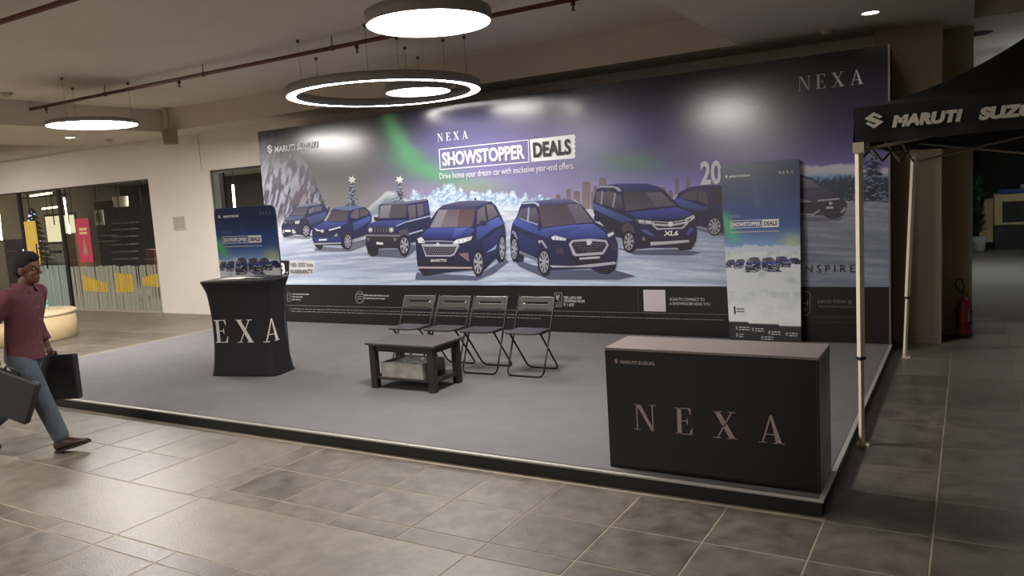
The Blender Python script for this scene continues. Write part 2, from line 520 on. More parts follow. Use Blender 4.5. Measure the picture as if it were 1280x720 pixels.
# frosted strips stuck to the lower glass, with patches of yellow film between them
M_FROST = mat('frosted_film', (150, 150, 134), 0.6)
M_YEL = mat('yellow_film', (205, 170, 62), 0.6)
random.seed(11)
x = -17.15
while x < -14.08:
    w = random.choice((.035, .05, .07, .10, .13))
    h = 0.98 - random.random() * .03
    obj('film_strip', MB().box(x, min(x + w, -14.05), WY + .043, WY + .049, 0.03, h), M_FROST, window_1)
    x += w + random.choice((.012, .02, .03, .045))
for pts in ([(-16.72, .80), (-16.40, .70), (-15.85, .60), (-15.90, .40), (-16.55, .42)],
            [(-15.55, .82), (-14.98, .78), (-14.93, .42), (-15.45, .40)], [(-14.62, .72), (-14.1, .80), (-14.1, .52), (-14.6, .55)]):
    # each patch shows as upright slips of film
    top = sorted(pts[:-2] if len(pts) == 5 else pts[:2]); bot = sorted(pts[-2:])
    xa, xb = min(p[0] for p in pts), max(p[0] for p in pts); xx = xa
    while xx < xb - .02:
        w = random.choice((.05, .08, .11)); x1 = min(xx + w, xb)
        zt = [np.interp(v, [p[0] for p in top], [p[1] for p in top]) for v in (xx, x1)]; zb_ = [np.interp(v, [p[0] for p in bot], [p[1] for p in bot]) for v in (xx, x1)]
        obj('film_patch', MB().prism([(xx, zb_[0]), (x1, zb_[1]), (x1, zt[1]), (xx, zt[0])], WY + .036, WY + .042), M_YEL, window_1)
        xx = x1 + random.choice((.012, .025))
x = -18.75
while x < -17.4:
    w = random.choice((.06, .09, .14))
    obj('film_strip', MB().box(x, x + w, WY + .043, WY + .049, 0.03, 1.0), mat('green_frosted_film', (140, 152, 144), 0.6), window_1)
    x += w + random.choice((.012, .03))

# ---- second window, left of the backdrop
w2 = MB()
w2.box(-12.19, -12.211, WY + .03, WY + .07, .12, 2.66).box(-11.980, -11.871, WY + .03, WY + .07, .12, 2.66)
w2.box(-12.19, -9.2, WY + .03, WY + .07, 2.68, 2.72)
window_2 = struct('window_2', w2, M_FRAME)
obj('pane', MB().box(-12.211, -11.980, WY + .045, WY + .053, .12, 2.68), mat('grey_glass', (104, 108, 104), .25, spec=.6), window_2)
obj('pane', MB().box(-11.871, -9.2, WY + .045, WY + .053, .12, 2.68), M_GLASS, window_2)
# ================================================================== stage
SX0, SX1, SY0, SY1, SZ = -10.35, -0.69, 4.40, 8.90, 0.10
M_CARPET = mat('grey_carpet', (110, 107, 109), 0.95, spec=0.15, var=0.06, vscale=5, bump=0.5, bscale=420)
M_SKIRT = mat('black_skirting', (20, 17, 17), 0.5, var=0.1)
M_ALU = mat('aluminium_trim', (176, 171, 164), 0.35, metal=0.25)
st = thing('stage_platform', 'low stage with grey carpet, black skirting and bright metal edging', 'stage', ((SX0 + SX1) / 2, (SY0 + SY1) / 2, 0))
obj('carpet', MB().box(SX0 + .03, SX1 - .03, SY0 + .03, SY1 + .45, .06, SZ), M_CARPET, st, True)
for r in ((SX0 + .012, SX1 - .012, SY0 + .012, SY0 + .03), (SX0 + .012, SX0 + .03, SY0 + .03, SY1 + .45), (SX1 - .03, SX1 - .012, SY0 + .03, SY1 + .45)):
    obj('skirting', MB().box(r[0], r[1], r[2], r[3], 0.0, SZ - .012), M_SKIRT, st, True)
for r in ((SX0, SX1, SY0, SY0 + .042), (SX0, SX0 + .035, SY0 + .035, SY1), (SX1 - .035, SX1, SY0 + .035, SY1)):
    obj('edge_trim', MB().box(r[0], r[1], r[2], r[3], SZ - .014, SZ, .002), M_ALU, st, True)

# ================================================================== backdrop
BX0, BX1, BY, BZ0, BZ1 = -9.86, -0.715, 8.90, 0.10, 3.17
BAND = 0.703
LEAN = math.radians(-.7)
bd = thing('advertising_backdrop', 'huge printed backdrop with blue cars on snow under an aurora sky', 'billboard', ((BX0 + BX1) / 2, BY, BZ0))
off = Vector(bd.location)
M_PRINT = print_mat('glossy_vinyl_print', 0.215, 0.75)
# vinyl ink groups by photograph pixel, moved on to the sheet
def bpix(x, y):
    p = on_y(x, y, BY); return (p.x - off.x, p.z - off.z)
obj('frame', MB().box(BX0 + .01, BX1, BY + .012, BY + .40, BZ0 + .008, BZ1 - .005), mat('backdrop_frame', (16, 15, 16), 0.6), bd, True)
obj('edge_trim', MB().box(BX1 - .006, BX1 + .012, BY - .006, BY + .02, BZ0, BZ1), mat('pale_edging', (120, 118, 120), 0.4, metal=0.4), bd, True)

# --- the painted ground of the print: sky, aurora, peaks, snow (one fine coloured sheet)
rng = np.random.RandomState(5)
def vnoise(x, y, seed=0):
    g = np.random.RandomState(seed).rand(128, 128)
    xi = np.floor(x).astype(int); yi = np.floor(y).astype(int)
    fx = x - xi; fy = y - yi
    fx = fx * fx * (3 - 2 * fx); fy = fy * fy * (3 - 2 * fy)
    a = g[xi % 128, yi % 128]; b = g[(xi + 1) % 128, yi % 128]; c = g[xi % 128, (yi + 1) % 128]; d = g[(xi + 1) % 128, (yi + 1) % 128]
    return (a * (1 - fx) + b * fx) * (1 - fy) + (c * (1 - fx) + d * fx) * fy
def fbm(x, y, seed=0, o=4):
    s = 0; amp = .5; tot = 0
    for k in range(o):
        s = s + amp * vnoise(x * 2 ** k, y * 2 ** k, seed + k); tot += amp; amp *= .5
    return s / tot
def mixc(a, b, t):
    t = np.clip(t, 0, 1)[..., None]
    return a * (1 - t) + np.array(b, float) * t
def smooth(e0, e1, x):
    t = np.clip((x - e0) / (e1 - e0), 0, 1); return t * t * (3 - 2 * t)
def lookup(x, pts):
    return np.interp(x, [p[0] for p in pts], [p[1] for p in pts])

HORIZON = [(318, 292), (345, 288), (400, 280), (450, 270), (520, 262), (640, 263), (700, 258), (800, 255), (900, 250), (1000, 244), (1115, 244)]
def backdrop_colour(px, py):
    """px, py: photograph pixels of a point of the sheet -> ink colour 0-255"""
    top = 164 - .1365 * (px - 320)
    hor = lookup(px, HORIZON)
    t = np.clip((py - top) / (hor - top), 0, 1)
    c = np.zeros(px.shape + (3,))
    c[:] = (34, 33, 56)
    c = mixc(c, (98, 94, 138), smooth(0, .5, t))
    c = mixc(c, (168, 160, 190), smooth(.45, 1.0, t))
    lf = smooth(560, 430, px)                                  # greyer, greener to the left
    g = np.zeros_like(c); g[:] = (62, 63, 64); g = mixc(g, (148, 146, 146), smooth(.1, 1, t))
    c = c * (1 - lf[..., None]) + g * lf[..., None]
    mid = np.exp(-((px - 650) / 130.) ** 2) * smooth(0.0, .5, t)  # paler middle of the sky, partly reflected haze put into the ink
    c = mixc(c, (128, 124, 172), .55 * mid)
    c = c * (1 - .60 * smooth(720, 980, px) * smooth(1.1, .3, t))[..., None]
    c = c * (1 + smooth(700, 900, px)[..., None] * np.array((-.10, -.10, .16)))
    # aurora: a green ribbon and two glows
    rb = lookup(py, [(110, 476), (150, 484), (180, 498), (200, 512), (215, 532), (226, 560), (240, 600)])
    w = lookup(py, [(110, 8), (180, 16), (230, 40)])
    rib = np.exp(-((px - rb) / w) ** 2) * smooth(105, 150, py) * smooth(245, 215, py)
    c = mixc(c, (96, 172, 112), .75 * rib)
    c = mixc(c, (150, 160, 120), .5 * np.exp(-((px - 595) / 38.) ** 2 - ((py - 234) / 9.) ** 2))
    c = mixc(c, (96, 136, 116), .75 * np.exp(-((px - 790 - (py - 200) * .4) / 48.) ** 2 - ((py - 203) / 17.) ** 2))
    c = mixc(c, (150, 112, 150), .45 * np.exp(-((px - 880) / 60.) ** 2 - ((py - 190) / 22.) ** 2))
    c = c * (0.94 + .12 * fbm(px / 50., py / 22., 3))[..., None]
    # ice peaks behind the middle cars
    ridge = lookup(px, [(430, 276), (470, 262), (505, 252), (515, 240), (530, 247), (545, 240), (565, 233), (585, 242), (600, 236), (620, 240), (640, 243), (665, 246), (690, 252), (720, 262)])
    ridge = ridge + (fbm(px / 5., px * 0, 21) - .5) * 18
    pk = smooth(ridge - .8, ridge + .8, py) * smooth(425, 450, px) * smooth(725, 700, px)
    ice = mixc(np.zeros_like(c) + np.array((142, 172, 206.)), (206, 220, 234), smooth(.40, .60, fbm(px / 4. + py / 3., py / 3.5 - px / 5., 31)))
    ice = mixc(ice, (214, 222, 234), smooth(250, 264, py))
    c = c * (1 - pk[..., None]) + ice * pk[..., None]
    # pale snow slope left of them
    sl = lookup(px, [(440, 268), (456, 262), (475, 246), (481, 240), (492, 240), (500, 246), (515, 252)])
    ps = smooth(sl - .7, sl + .7, py) * smooth(440, 446, px) * smooth(516, 508, px)
    c = mixc(c, (196, 200, 208), ps * smooth(300, 240, py)); c = mixc(c, (122, 140, 150), ps * smooth(sl + 3, sl + 12, py) * .8)
    # rock wall at the left end
    rk = lookup(px, [(310, 150), (345, 172), (362, 190), (382, 205), (395, 232), (406, 256), (420, 264), (440, 276)])
    rk = rk + (fbm(px / 8., px * 0 + 4, 41) - .5) * 14
    pr_ = smooth(rk - 1, rk + 1, py) * smooth(445, 430, px)
    n = fbm((px * .9 + py * .2) / 2.6, (py * .5 - px * .35) / 6., 51, 5)
    rock = mixc(np.zeros_like(c) + np.array((84, 80, 96.)), (158, 162, 178), smooth(.40, .62, n))
    rock = mixc(rock, (128, 112, 118), .4 * smooth(.5, .7, fbm(px / 25., py / 25., 61)))
    rock = mixc(rock, (58, 54, 64), .75 * smooth(235, 175, py))
    rock = mixc(rock, (196, 200, 212), smooth(262, 288, py + 10 * (n - .5)))
    c = c * (1 - pr_[..., None]) + rock * pr_[..., None]
    # snow plain
    gnd = smooth(hor - 1, hor + 3, py)
    k = np.clip((py - hor) / (358 - hor), 0, 1)
    streak = fbm((px - 640) / (12 + 60 * k), py / 3.0 - np.abs(px - 640) / 60., 71, 4)
    s = np.zeros_like(c); s[:] = (206, 212, 226)
    s = mixc(s, (168, 178, 204), smooth(.05, .5, k)); s = mixc(s, (188, 202, 224), smooth(.6, 1.0, k))
    s = mixc(s, (140, 150, 180), .55 * smooth(.5, .72, streak)); s = mixc(s, (222, 228, 238), .5 * smooth(.48, .3, streak))
    s = s * (1 - .26 * smooth(860, 1020, px))[..., None]  # weaker light at the right end put into the snow colour
    c = c * (1 - gnd[..., None]) + s * gnd[..., None]
    # right end: snow hills over a band of forest
    hr = lookup(px, [(985, 214), (1000, 207), (1030, 208), (1050, 205), (1070, 206), (1090, 212), (1115, 210)]) + (fbm(px / 6., px * 0, 81) - .5) * 4
    ph = smooth(hr - .7, hr + .7, py) * smooth(980, 990, px) * smooth(252, 246, py)
    hill = mixc(np.zeros_like(c) + np.array((186, 186, 200.)), (92, 136, 178), smooth(215, 224, py + 5 * (fbm(px / 8., py / 4., 91) - .5)))
    fo = lookup(px, [(985, 236), (1020, 226), (1060, 222), (1115, 222)]) + (fbm(px / 2.2, px * 0, 95) - .5) * 12
    hill = mixc(hill, (44, 62, 86), smooth(fo - 1, fo + 1, py)); 
    c = c * (1 - ph[..., None]) + hill * ph[..., None]
    # dark information band along the foot
    return c
NX, NZ = 620, 168
gx = np.linspace(BX0, BX1, NX); gz_ = np.linspace(BAND, BZ1, NZ)
GX, GZ = np.meshgrid(gx, gz_)
Rm = np.array([RIGHT, DOWN, FWD])
q = np.stack([GX, np.full_like(GX, BY), GZ - CAM_H], -1) @ Rm.T
PXX = 640 + F_PX * q[..., 0] / q[..., 2]; PYY = 360 + F_PX * q[..., 1] / q[..., 2]
cc = np.clip(backdrop_colour(PXX, PYY), 0, 255) / 255.
cc = np.where(cc <= .04045, cc / 12.92, ((cc + .055) / 1.055) ** 2.4)
me = bpy.data.meshes.new('printed_landscape')
vv = np.stack([GX - off.x, np.zeros_like(GX), GZ - off.z], -1).reshape(-1, 3)
ii = np.arange(NX * NZ).reshape(NZ, NX)
ff = np.stack([ii[:-1, :-1], ii[:-1, 1:], ii[1:, 1:], ii[1:, :-1]], -1).reshape(-1, 4)
me.from_pydata(vv.tolist(), [], ff.tolist()); me.update()
at = me.color_attributes.new('ink', 'FLOAT_COLOR', 'POINT')
at.data.foreach_set('color', np.concatenate([cc.reshape(-1, 3), np.ones((NX * NZ, 1))], 1).astype(np.float32).ravel())
me.materials.append(M_PRINT)
link('printed_landscape', me, bd)
obj('information_band', MB().box(BX0, BX1, BY - .001, BY + .011, BZ0, BAND), mat('band_vinyl', (30, 26, 28), 0.32), bd, True)
obj('backing_board', MB().box(BX0, BX1, BY + .002, BY + .011, BAND, BZ1), mat('backing', (40, 40, 44), 0.7), bd, True)

# --- printed scenery pieces
def jag_tree(ink, cx, y0, y1, w, dark, snow, n=7, seed=1):
    r = random.Random(seed)
    for k in range(n):
        t = k / n; ya = y0 + (y1 - y0) * t; yb = ya + (y1 - y0) / n * 1.5
        ww = w * (.18 + .82 * (k + 1) / n)
        pts = [(cx, ya)]
        for s in range(5): pts.append((cx + ww / 2 * (s + 1) / 5, ya + (yb - ya) * ((s + 1) / 5) + r.uniform(-.6, .9)))
        for s in range(5): pts.append((cx + ww / 2 * (4 - s) / 5 - .5, yb - r.uniform(0, 2)))
        for s in range(5): pts.append((cx - ww / 2 * (s + 1) / 5, yb - r.uniform(0, 2)))
        for s in range(4): pts.append((cx - ww / 2 * (4 - s) / 5, ya + (yb - ya) * ((4 - s) / 5)))
        ink.poly([(min(p[0], 1110), p[1]) for p in pts], dark, lift=(k == 0))
    ink.k += 1
    for k in range(int(n * 6)):
        t = r.random() ** .7; ya = y0 + (y1 - y0) * t; xx = min(cx + r.uniform(-.42, .42) * w * t, 1105)
        s = w * r.uniform(.04, .10)
        ink.poly([(xx - s, ya + s * .5), (xx, ya - s * .3), (xx + s, ya + s * .6), (xx, ya + s * .3)], snow, lift=False)
sc = Ink(bpix); 
r_ = random.Random(4)
for x0, x1, yt in ((694, 700, 243), (707, 713, 236), (716, 724, 239), (727, 737, 227), (741, 746, 232), (748, 757, 222), (758, 762, 234), (702, 706, 247), (738, 741, 240), (812, 818, 232), (824, 831, 234), (835, 840, 238), (843, 848, 222), (857, 862, 221), (868, 874, 236)):
    sc.poly([(x0, 262), (x0, yt + 1), ((x0 + x1) / 2, yt), (x1, yt + 1.5), (x1, 262)], (116, 106, 112), (146, 132, 132))
for cx, yb in ((438.5, 262), (498, 256)):
    jag_tree(sc, cx, 229, yb, 26, (74, 80, 96), (168, 176, 196), 7, int(cx))
    s = [(cx + (5.6 if k % 2 == 0 else 2.6) * math.cos(PI * k / 6 - .26), 225 + (5.6 if k % 2 == 0 else 2.6) * math.sin(PI * k / 6 - .26)) for k in range(12)]
    sc.poly(s, (226, 226, 222))
jag_tree(sc, 1090, 178, 250, 58, (38, 46, 70), (112, 122, 152), 11, 9)
jag_tree(sc, 1062, 218, 250, 18, (44, 54, 78), (112, 122, 152), 6, 10)
jag_tree(sc, 1045, 226, 248, 10, (44, 54, 78), (92, 106, 132), 5, 12)
sc.build('printed_scenery', M_PRINT, bd)

# --- the printed cars; outlines in the units of an enlarged view (origin px, py, scale)
NAVY = (38, 43, 84)
def car_a(I):      # big three-row car
    I.poly([(70, 660), (560, 690), (800, 545), (815, 570), (690, 670), (560, 722), (60, 716)], (92, 98, 126))
    I.poly([(62, 420), (75, 370), (110, 330), (160, 290), (180, 230), (240, 145), (280, 110), (420, 78), (560, 70), (680, 80), (720, 120), (760, 200), (785, 260), (797, 350), (790, 500), (770, 575), (740, 580), (720, 540), (620, 640), (600, 690), (560, 695), (530, 640), (300, 660), (190, 684), (130, 685), (90, 640), (70, 540)], NAVY, (22, 24, 52))
    I.poly([(240, 145), (280, 110), (420, 78), (560, 70), (680, 80), (560, 120), (540, 136)], (92, 92, 124), (52, 54, 88))
    I.poly([(250, 148), (545, 138), (530, 250), (520, 285), (180, 295), (185, 270)], (98, 86, 92), (126, 116, 126))
    I.poly([(250, 150), (320, 146), (262, 290), (183, 293)], (140, 136, 148))
    I.poly([(420, 143), (540, 140), (525, 282), (400, 287)], (86, 64, 62), (104, 88, 86))
    I.poly([(565, 150), (640, 105), (690, 105), (735, 190), (650, 240), (560, 270)], (118, 106, 112), (84, 78, 90))
    I.poly([(622, 118), (638, 108), (657, 236), (642, 246)], (34, 36, 66))
    I.poly([(160, 300), (500, 290), (545, 310), (500, 360), (370, 390), (140, 385), (105, 360)], (70, 86, 168), (34, 40, 98))
    I.poly([(380, 300), (480, 295), (430, 350), (360, 380)], (92, 108, 186), (52, 62, 128))
    I.poly([(560, 290), (740, 205), (782, 262), (700, 300), (600, 380), (560, 400)], (86, 102, 182), (48, 58, 122))
    I.poly([(610, 400), (770, 290), (745, 480), (640, 575)], (44, 50, 104), (32, 34, 72))
    I.poly([(640, 500), (730, 430), (715, 470)], (140, 158, 206))
    I.poly([(75, 385), (110, 370), (135, 400), (138, 420), (85, 420)], (222, 226, 234))
    I.poly([(368, 412), (400, 390), (526, 364), (515, 395), (450, 420), (370, 432)], (206, 208, 220))
    for x in (395, 432, 468): I.ell(x, 408 - (x - 395) * .18, 13, 11, (244, 246, 250))
    I.poly([(108, 428), (412, 428), (418, 446), (380, 518), (350, 530), (145, 530)], (176, 176, 190))
    I.poly([(122, 450), (398, 450), (372, 508), (346, 518), (154, 518)], (46, 44, 56))
    I.k += 1
    for rr in range(4):
        for kx in range(15 - rr):
            x = 140 + rr * 9 + kx * 17; y = 462 + rr * 14
            I.poly([(x - 5, y), (x, y - 4), (x + 5, y), (x, y + 4)], (150, 150, 162), lift=False)
    I.poly([(108, 404), (240, 398), (368, 404), (368, 412), (240, 410), (110, 412)], (150, 152, 168))
    I.ell(243, 432, 15, 15, (214, 214, 222))
    I.poly([(70, 545), (505, 535), (500, 612), (82, 614)], (30, 30, 52), (22, 20, 34))
    I.poly([(415, 508), (492, 498), (502, 575)], (128, 110, 116))
    I.poly([(76, 612), (525, 616), (522, 630), (82, 628)], (182, 168, 168))
    I.poly([(585, 240), (640, 240), (650, 275), (590, 282)], (38, 40, 70)); I.poly([(122, 240), (180, 234), (180, 275), (130, 282)], (40, 42, 72))
    I.wheel(575, 585, 46, 110, 7); I.wheel(770, 462, 27, 116, 7)
    I.poly([(90, 630), (185, 640), (195, 682), (130, 690)], (24, 22, 30))
    I.ell(550, 60, 9, 10, (50, 40, 50))
def car_b(I):      # mid-size SUV with chrome-framed grille
    I.poly([(0, 540), (120, 585), (320, 640), (840, 640), (1010, 690), (880, 716), (300, 716), (60, 610)], (88, 92, 120))
    I.poly([(-5, 540), (-18, 400), (-8, 300), (0, 260), (35, 205), (60, 130), (80, 85), (200, 75), (330, 60), (480, 62), (545, 90), (600, 150), (680, 250), (760, 290), (830, 330), (860, 430), (862, 520), (850, 600), (840, 640), (800, 670), (700, 660), (640, 628), (320, 640), (305, 680), (260, 700), (215, 640), (205, 565), (95, 520), (90, 570), (40, 580)], NAVY, (24, 26, 60))
    I.poly([(80, 88), (330, 60), (480, 62), (545, 92), (215, 110), (195, 92)], (104, 110, 150), (58, 62, 104))
    I.poly([(78, 92), (180, 82), (212, 96), (228, 124), (214, 124), (196, 104), (172, 94), (84, 102)], (196, 200, 220))
    I.poly([(480, 64), (510, 66), (560, 100), (548, 98)], (180, 182, 200))
    I.poly([(215, 112), (545, 97), (668, 250), (480, 265), (250, 290), (228, 230)], (74, 62, 70), (86, 76, 84))
    I.poly([(440, 104), (545, 99), (660, 249), (500, 262)], (112, 106, 122), (96, 90, 108))
    I.poly([(430, 106), (452, 104), (520, 258), (498, 262)], (82, 70, 78))
    I.poly([(140, 142), (190, 128), (216, 200), (212, 272), (140, 258)], (96, 94, 108), (66, 64, 80))
    I.poly([(75, 192), (100, 136), (146, 130), (132, 240), (76, 222)], (92, 90, 106), (66, 64, 80))
    I.poly([(40, 202), (74, 138), (94, 134), (70, 212)], (84, 82, 98))
    I.poly([(118, 240), (128, 128), (142, 128), (136, 244)], (150, 156, 182)); I.poly([(36, 208), (130, 250), (215, 278), (205, 262), (120, 236), (70, 216)], (150, 158, 192))
    I.poly([(0, 262), (36, 214), (200, 284), (310, 330), (300, 380), (120, 320)], (74, 92, 176), (50, 62, 130))
    I.poly([(50, 330), (205, 410), (208, 545), (62, 482)], (40, 48, 108), (28, 32, 74))
    I.poly([(60, 480), (212, 548), (214, 572), (60, 505)], (120, 122, 140))
    I.poly([(240, 302), (480, 272), (662, 262), (745, 320), (792, 368), (640, 392), (460, 386), (320, 362), (228, 322)], (84, 104, 190), (44, 54, 124))
    I.poly([(290, 318), (480, 290), (560, 288), (420, 372), (330, 360)], (60, 74, 150), (48, 58, 128))
    I.poly([(318, 372), (350, 358), (442, 384), (436, 400), (330, 394)], (226, 230, 240)); I.poly([(780, 346), (828, 328), (834, 350), (786, 374)], (220, 224, 236))
    I.k += 1
    for x in (352, 384, 414): I.poly([(x - 3, 362 + (x - 352) * .28), (x + 2, 364 + (x - 352) * .28), (x + 6, 396), (x, 395)], (90, 98, 140), lift=False)
    I.poly([(463, 428), (490, 396), (640, 384), (772, 396), (790, 438), (752, 506), (735, 516), (520, 528), (500, 520)], (182, 182, 196))
    I.poly([(484, 430), (502, 410), (640, 404), (762, 412), (772, 440), (738, 492), (535, 508), (518, 500)], (34, 34, 44))
    I.k += 1
    for rr in range(5):
        for kx in range(12 - rr % 2):
            x = 512 + kx * 21 + (rr % 2) * 10; y = 424 + rr * 17
            if y < 430 + (1 - abs(x - 628) / 140) * 75: I.poly([(x - 6, y), (x, y - 6), (x + 6, y), (x, y + 6)], (96, 96, 108), lift=False)
    I.poly([(608, 400), (640, 388), (655, 412), (640, 436), (612, 436)], (214, 214, 224))
    I.poly([(355, 470), (410, 458), (428, 508), (362, 502)], (74, 56, 70)); I.poly([(812, 420), (845, 412), (855, 470), (820, 480)], (64, 54, 70))
    I.poly([(480, 534), (764, 512), (752, 592), (520, 606)], (24, 24, 36)); I.poly([(550, 540), (718, 528), (718, 546), (552, 556)], (196, 194, 204))
    I.poly([(306, 602), (500, 608), (840, 572), (856, 592), (640, 618), (330, 620)], (182, 180, 192))
    I.poly([(215, 396), (250, 398), (292, 462), (274, 462), (240, 414), (214, 424)], (168, 166, 184)); I.poly([(0, 318), (26, 330), (46, 388), (34, 392), (14, 345), (0, 340)], (150, 150, 170))
    I.poly([(700, 632), (848, 604), (830, 650), (790, 676), (710, 668)], (22, 20, 28))
    I.wheel(262, 575, 50, 112, 9); I.wheel(18, 470, 30, 104, 9)
    I.poly([(205, 280), (236, 276), (240, 318), (212, 318)], (34, 38, 76)); I.poly([(665, 200), (710, 205), (706, 244), (672, 240)], (30, 34, 70))
def car_c(I):      # long boxy car
    I.poly([(205, 590), (340, 612), (700, 600), (890, 628), (800, 652), (340, 646)], (92, 96, 122))
    I.poly([(0, 260), (5, 215), (30, 120), (60, 85), (200, 65), (450, 65), (540, 90), (600, 130), (690, 240), (760, 280), (830, 310), (850, 370), (856, 470), (850, 530), (810, 600), (740, 606), (690, 590), (480, 590), (360, 600), (330, 630), (290, 630), (250, 560), (240, 512), (190, 500), (100, 420), (20, 330)], NAVY, (24, 24, 54))
    I.poly([(60, 85), (200, 65), (450, 65), (540, 90), (556, 122), (250, 126), (190, 96)], (52, 60, 122), (40, 46, 100))
    I.poly([(40, 104), (66, 84), (170, 84), (218, 100), (236, 128), (214, 128), (180, 98), (70, 96)], (176, 176, 192))
    I.poly([(262, 132), (560, 126), (690, 245), (480, 262), (272, 288), (258, 220)], (66, 60, 68), (84, 80, 90))
    I.poly([(440, 142), (560, 134), (664, 242), (520, 257)], (102, 102, 116), (90, 88, 102))
    I.poly([(30, 136), (76, 126), (70, 232), (26, 216)], (96, 92, 100), (80, 76, 88)); I.poly([(82, 140), (130, 126), (186, 140), (162, 256), (76, 236)], (96, 92, 100), (74, 70, 82)); I.poly([(180, 166), (226, 152), (256, 262), (170, 272)], (88, 86, 96), (66, 64, 78))
    I.poly([(66, 232), (78, 126), (88, 126), (78, 236)], (160, 160, 176)); I.poly([(160, 258), (182, 140), (194, 142), (174, 262)], (150, 150, 168))
    I.poly([(0, 222), (100, 262), (260, 330), (340, 362), (250, 384), (100, 318), (0, 268)], (88, 104, 168), (56, 66, 124))
    I.poly([(190, 268), (262, 274), (290, 320), (200, 294)], (26, 30, 64))
    I.poly([(20, 330), (100, 340), (240, 402), (240, 502), (120, 432)], (30, 30, 52), (24, 22, 38))
    I.poly([(190, 516), (250, 530), (250, 548), (180, 520)], (170, 170, 184))
    I.poly([(290, 302), (500, 282), (680, 256), (780, 290), (826, 320), (700, 350), (500, 362), (360, 348)], (66, 82, 172), (36, 44, 106))
    I.poly([(345, 352), (490, 366), (496, 402), (420, 406), (365, 386)], (72, 72, 86)); I.poly([(372, 362), (420, 362), (432, 392), (384, 388)], (190, 192, 204)); I.poly([(430, 366), (484, 370), (490, 396), (440, 394)], (206, 206, 216))
    I.poly([(760, 352), (830, 320), (842, 346), (780, 388)], (206, 206, 216)); I.poly([(775, 362), (806, 346), (806, 360), (782, 376)], (90, 90, 104))
    I.poly([(488, 404), (496, 372), (640, 380), (774, 356), (784, 392), (742, 434), (530, 444)], (190, 190, 202))
    I.poly([(508, 380), (640, 388), (762, 366), (766, 374), (640, 398), (508, 392)], (36, 36, 48)); I.poly([(508, 408), (640, 416), (762, 392), (734, 424), (536, 432)], (36, 36, 46))
    I.ell(640, 396, 20, 22, (224, 224, 230))
    I.poly([(440, 440), (500, 480), (510, 500), (430, 470), (400, 440)], (80, 92, 150)); I.poly([(800, 420), (770, 480), (790, 490), (830, 440)], (64, 76, 138))
    I.poly([(475, 544), (790, 526), (796, 544), (640, 560), (480, 572)], (196, 194, 202))
    I.poly([(384, 500), (420, 490), (462, 504), (464, 562), (380, 562)], (32, 28, 40)); I.poly([(408, 502), (424, 500), (436, 530), (410, 528)], (130, 124, 130))
    I.poly([(245, 412), (290, 380), (340, 420), (346, 472), (292, 444), (250, 472)], (78, 66, 76))
    I.poly([(690, 576), (846, 530), (812, 602), (720, 614)], (22, 20, 26))
    I.wheel(300, 540, 50, 88, 8)
def car_d(I):      # hatchback whose nose is turned to the other side
    I.poly([(840, 440), (1020, 490), (1480, 500), (1480, 440), (850, 420)], (96, 100, 126))
    I.poly([(650, 190), (720, 130), (800, 95), (900, 80), (1100, 75), (1250, 95), (1380, 200), (1480, 260), (1500, 340), (1490, 450), (1100, 480), (950, 440), (850, 420), (820, 330), (700, 260)], (38, 46, 96), (24, 26, 56))
    I.poly([(720, 180), (760, 136), (862, 120), (852, 202), (800, 200)], (84, 78, 88)); I.poly([(868, 124), (930, 132), (952, 236), (862, 204)], (88, 78, 84))
    I.poly([(950, 100), (1100, 88), (1220, 190), (1000, 236)], (42, 36, 44))
    I.poly([(660, 196), (710, 180), (830, 226), (950, 262), (900, 292), (720, 256)], (74, 92, 160), (52, 62, 122))
    I.poly([(655, 190), (690, 150), (700, 156), (672, 196)], (190, 194, 208))
    I.poly([(850, 410), (945, 430), (945, 446), (850, 424)], (150, 150, 164))
    I.wheel(1000, 415, 58, 78, 9, f=.84)
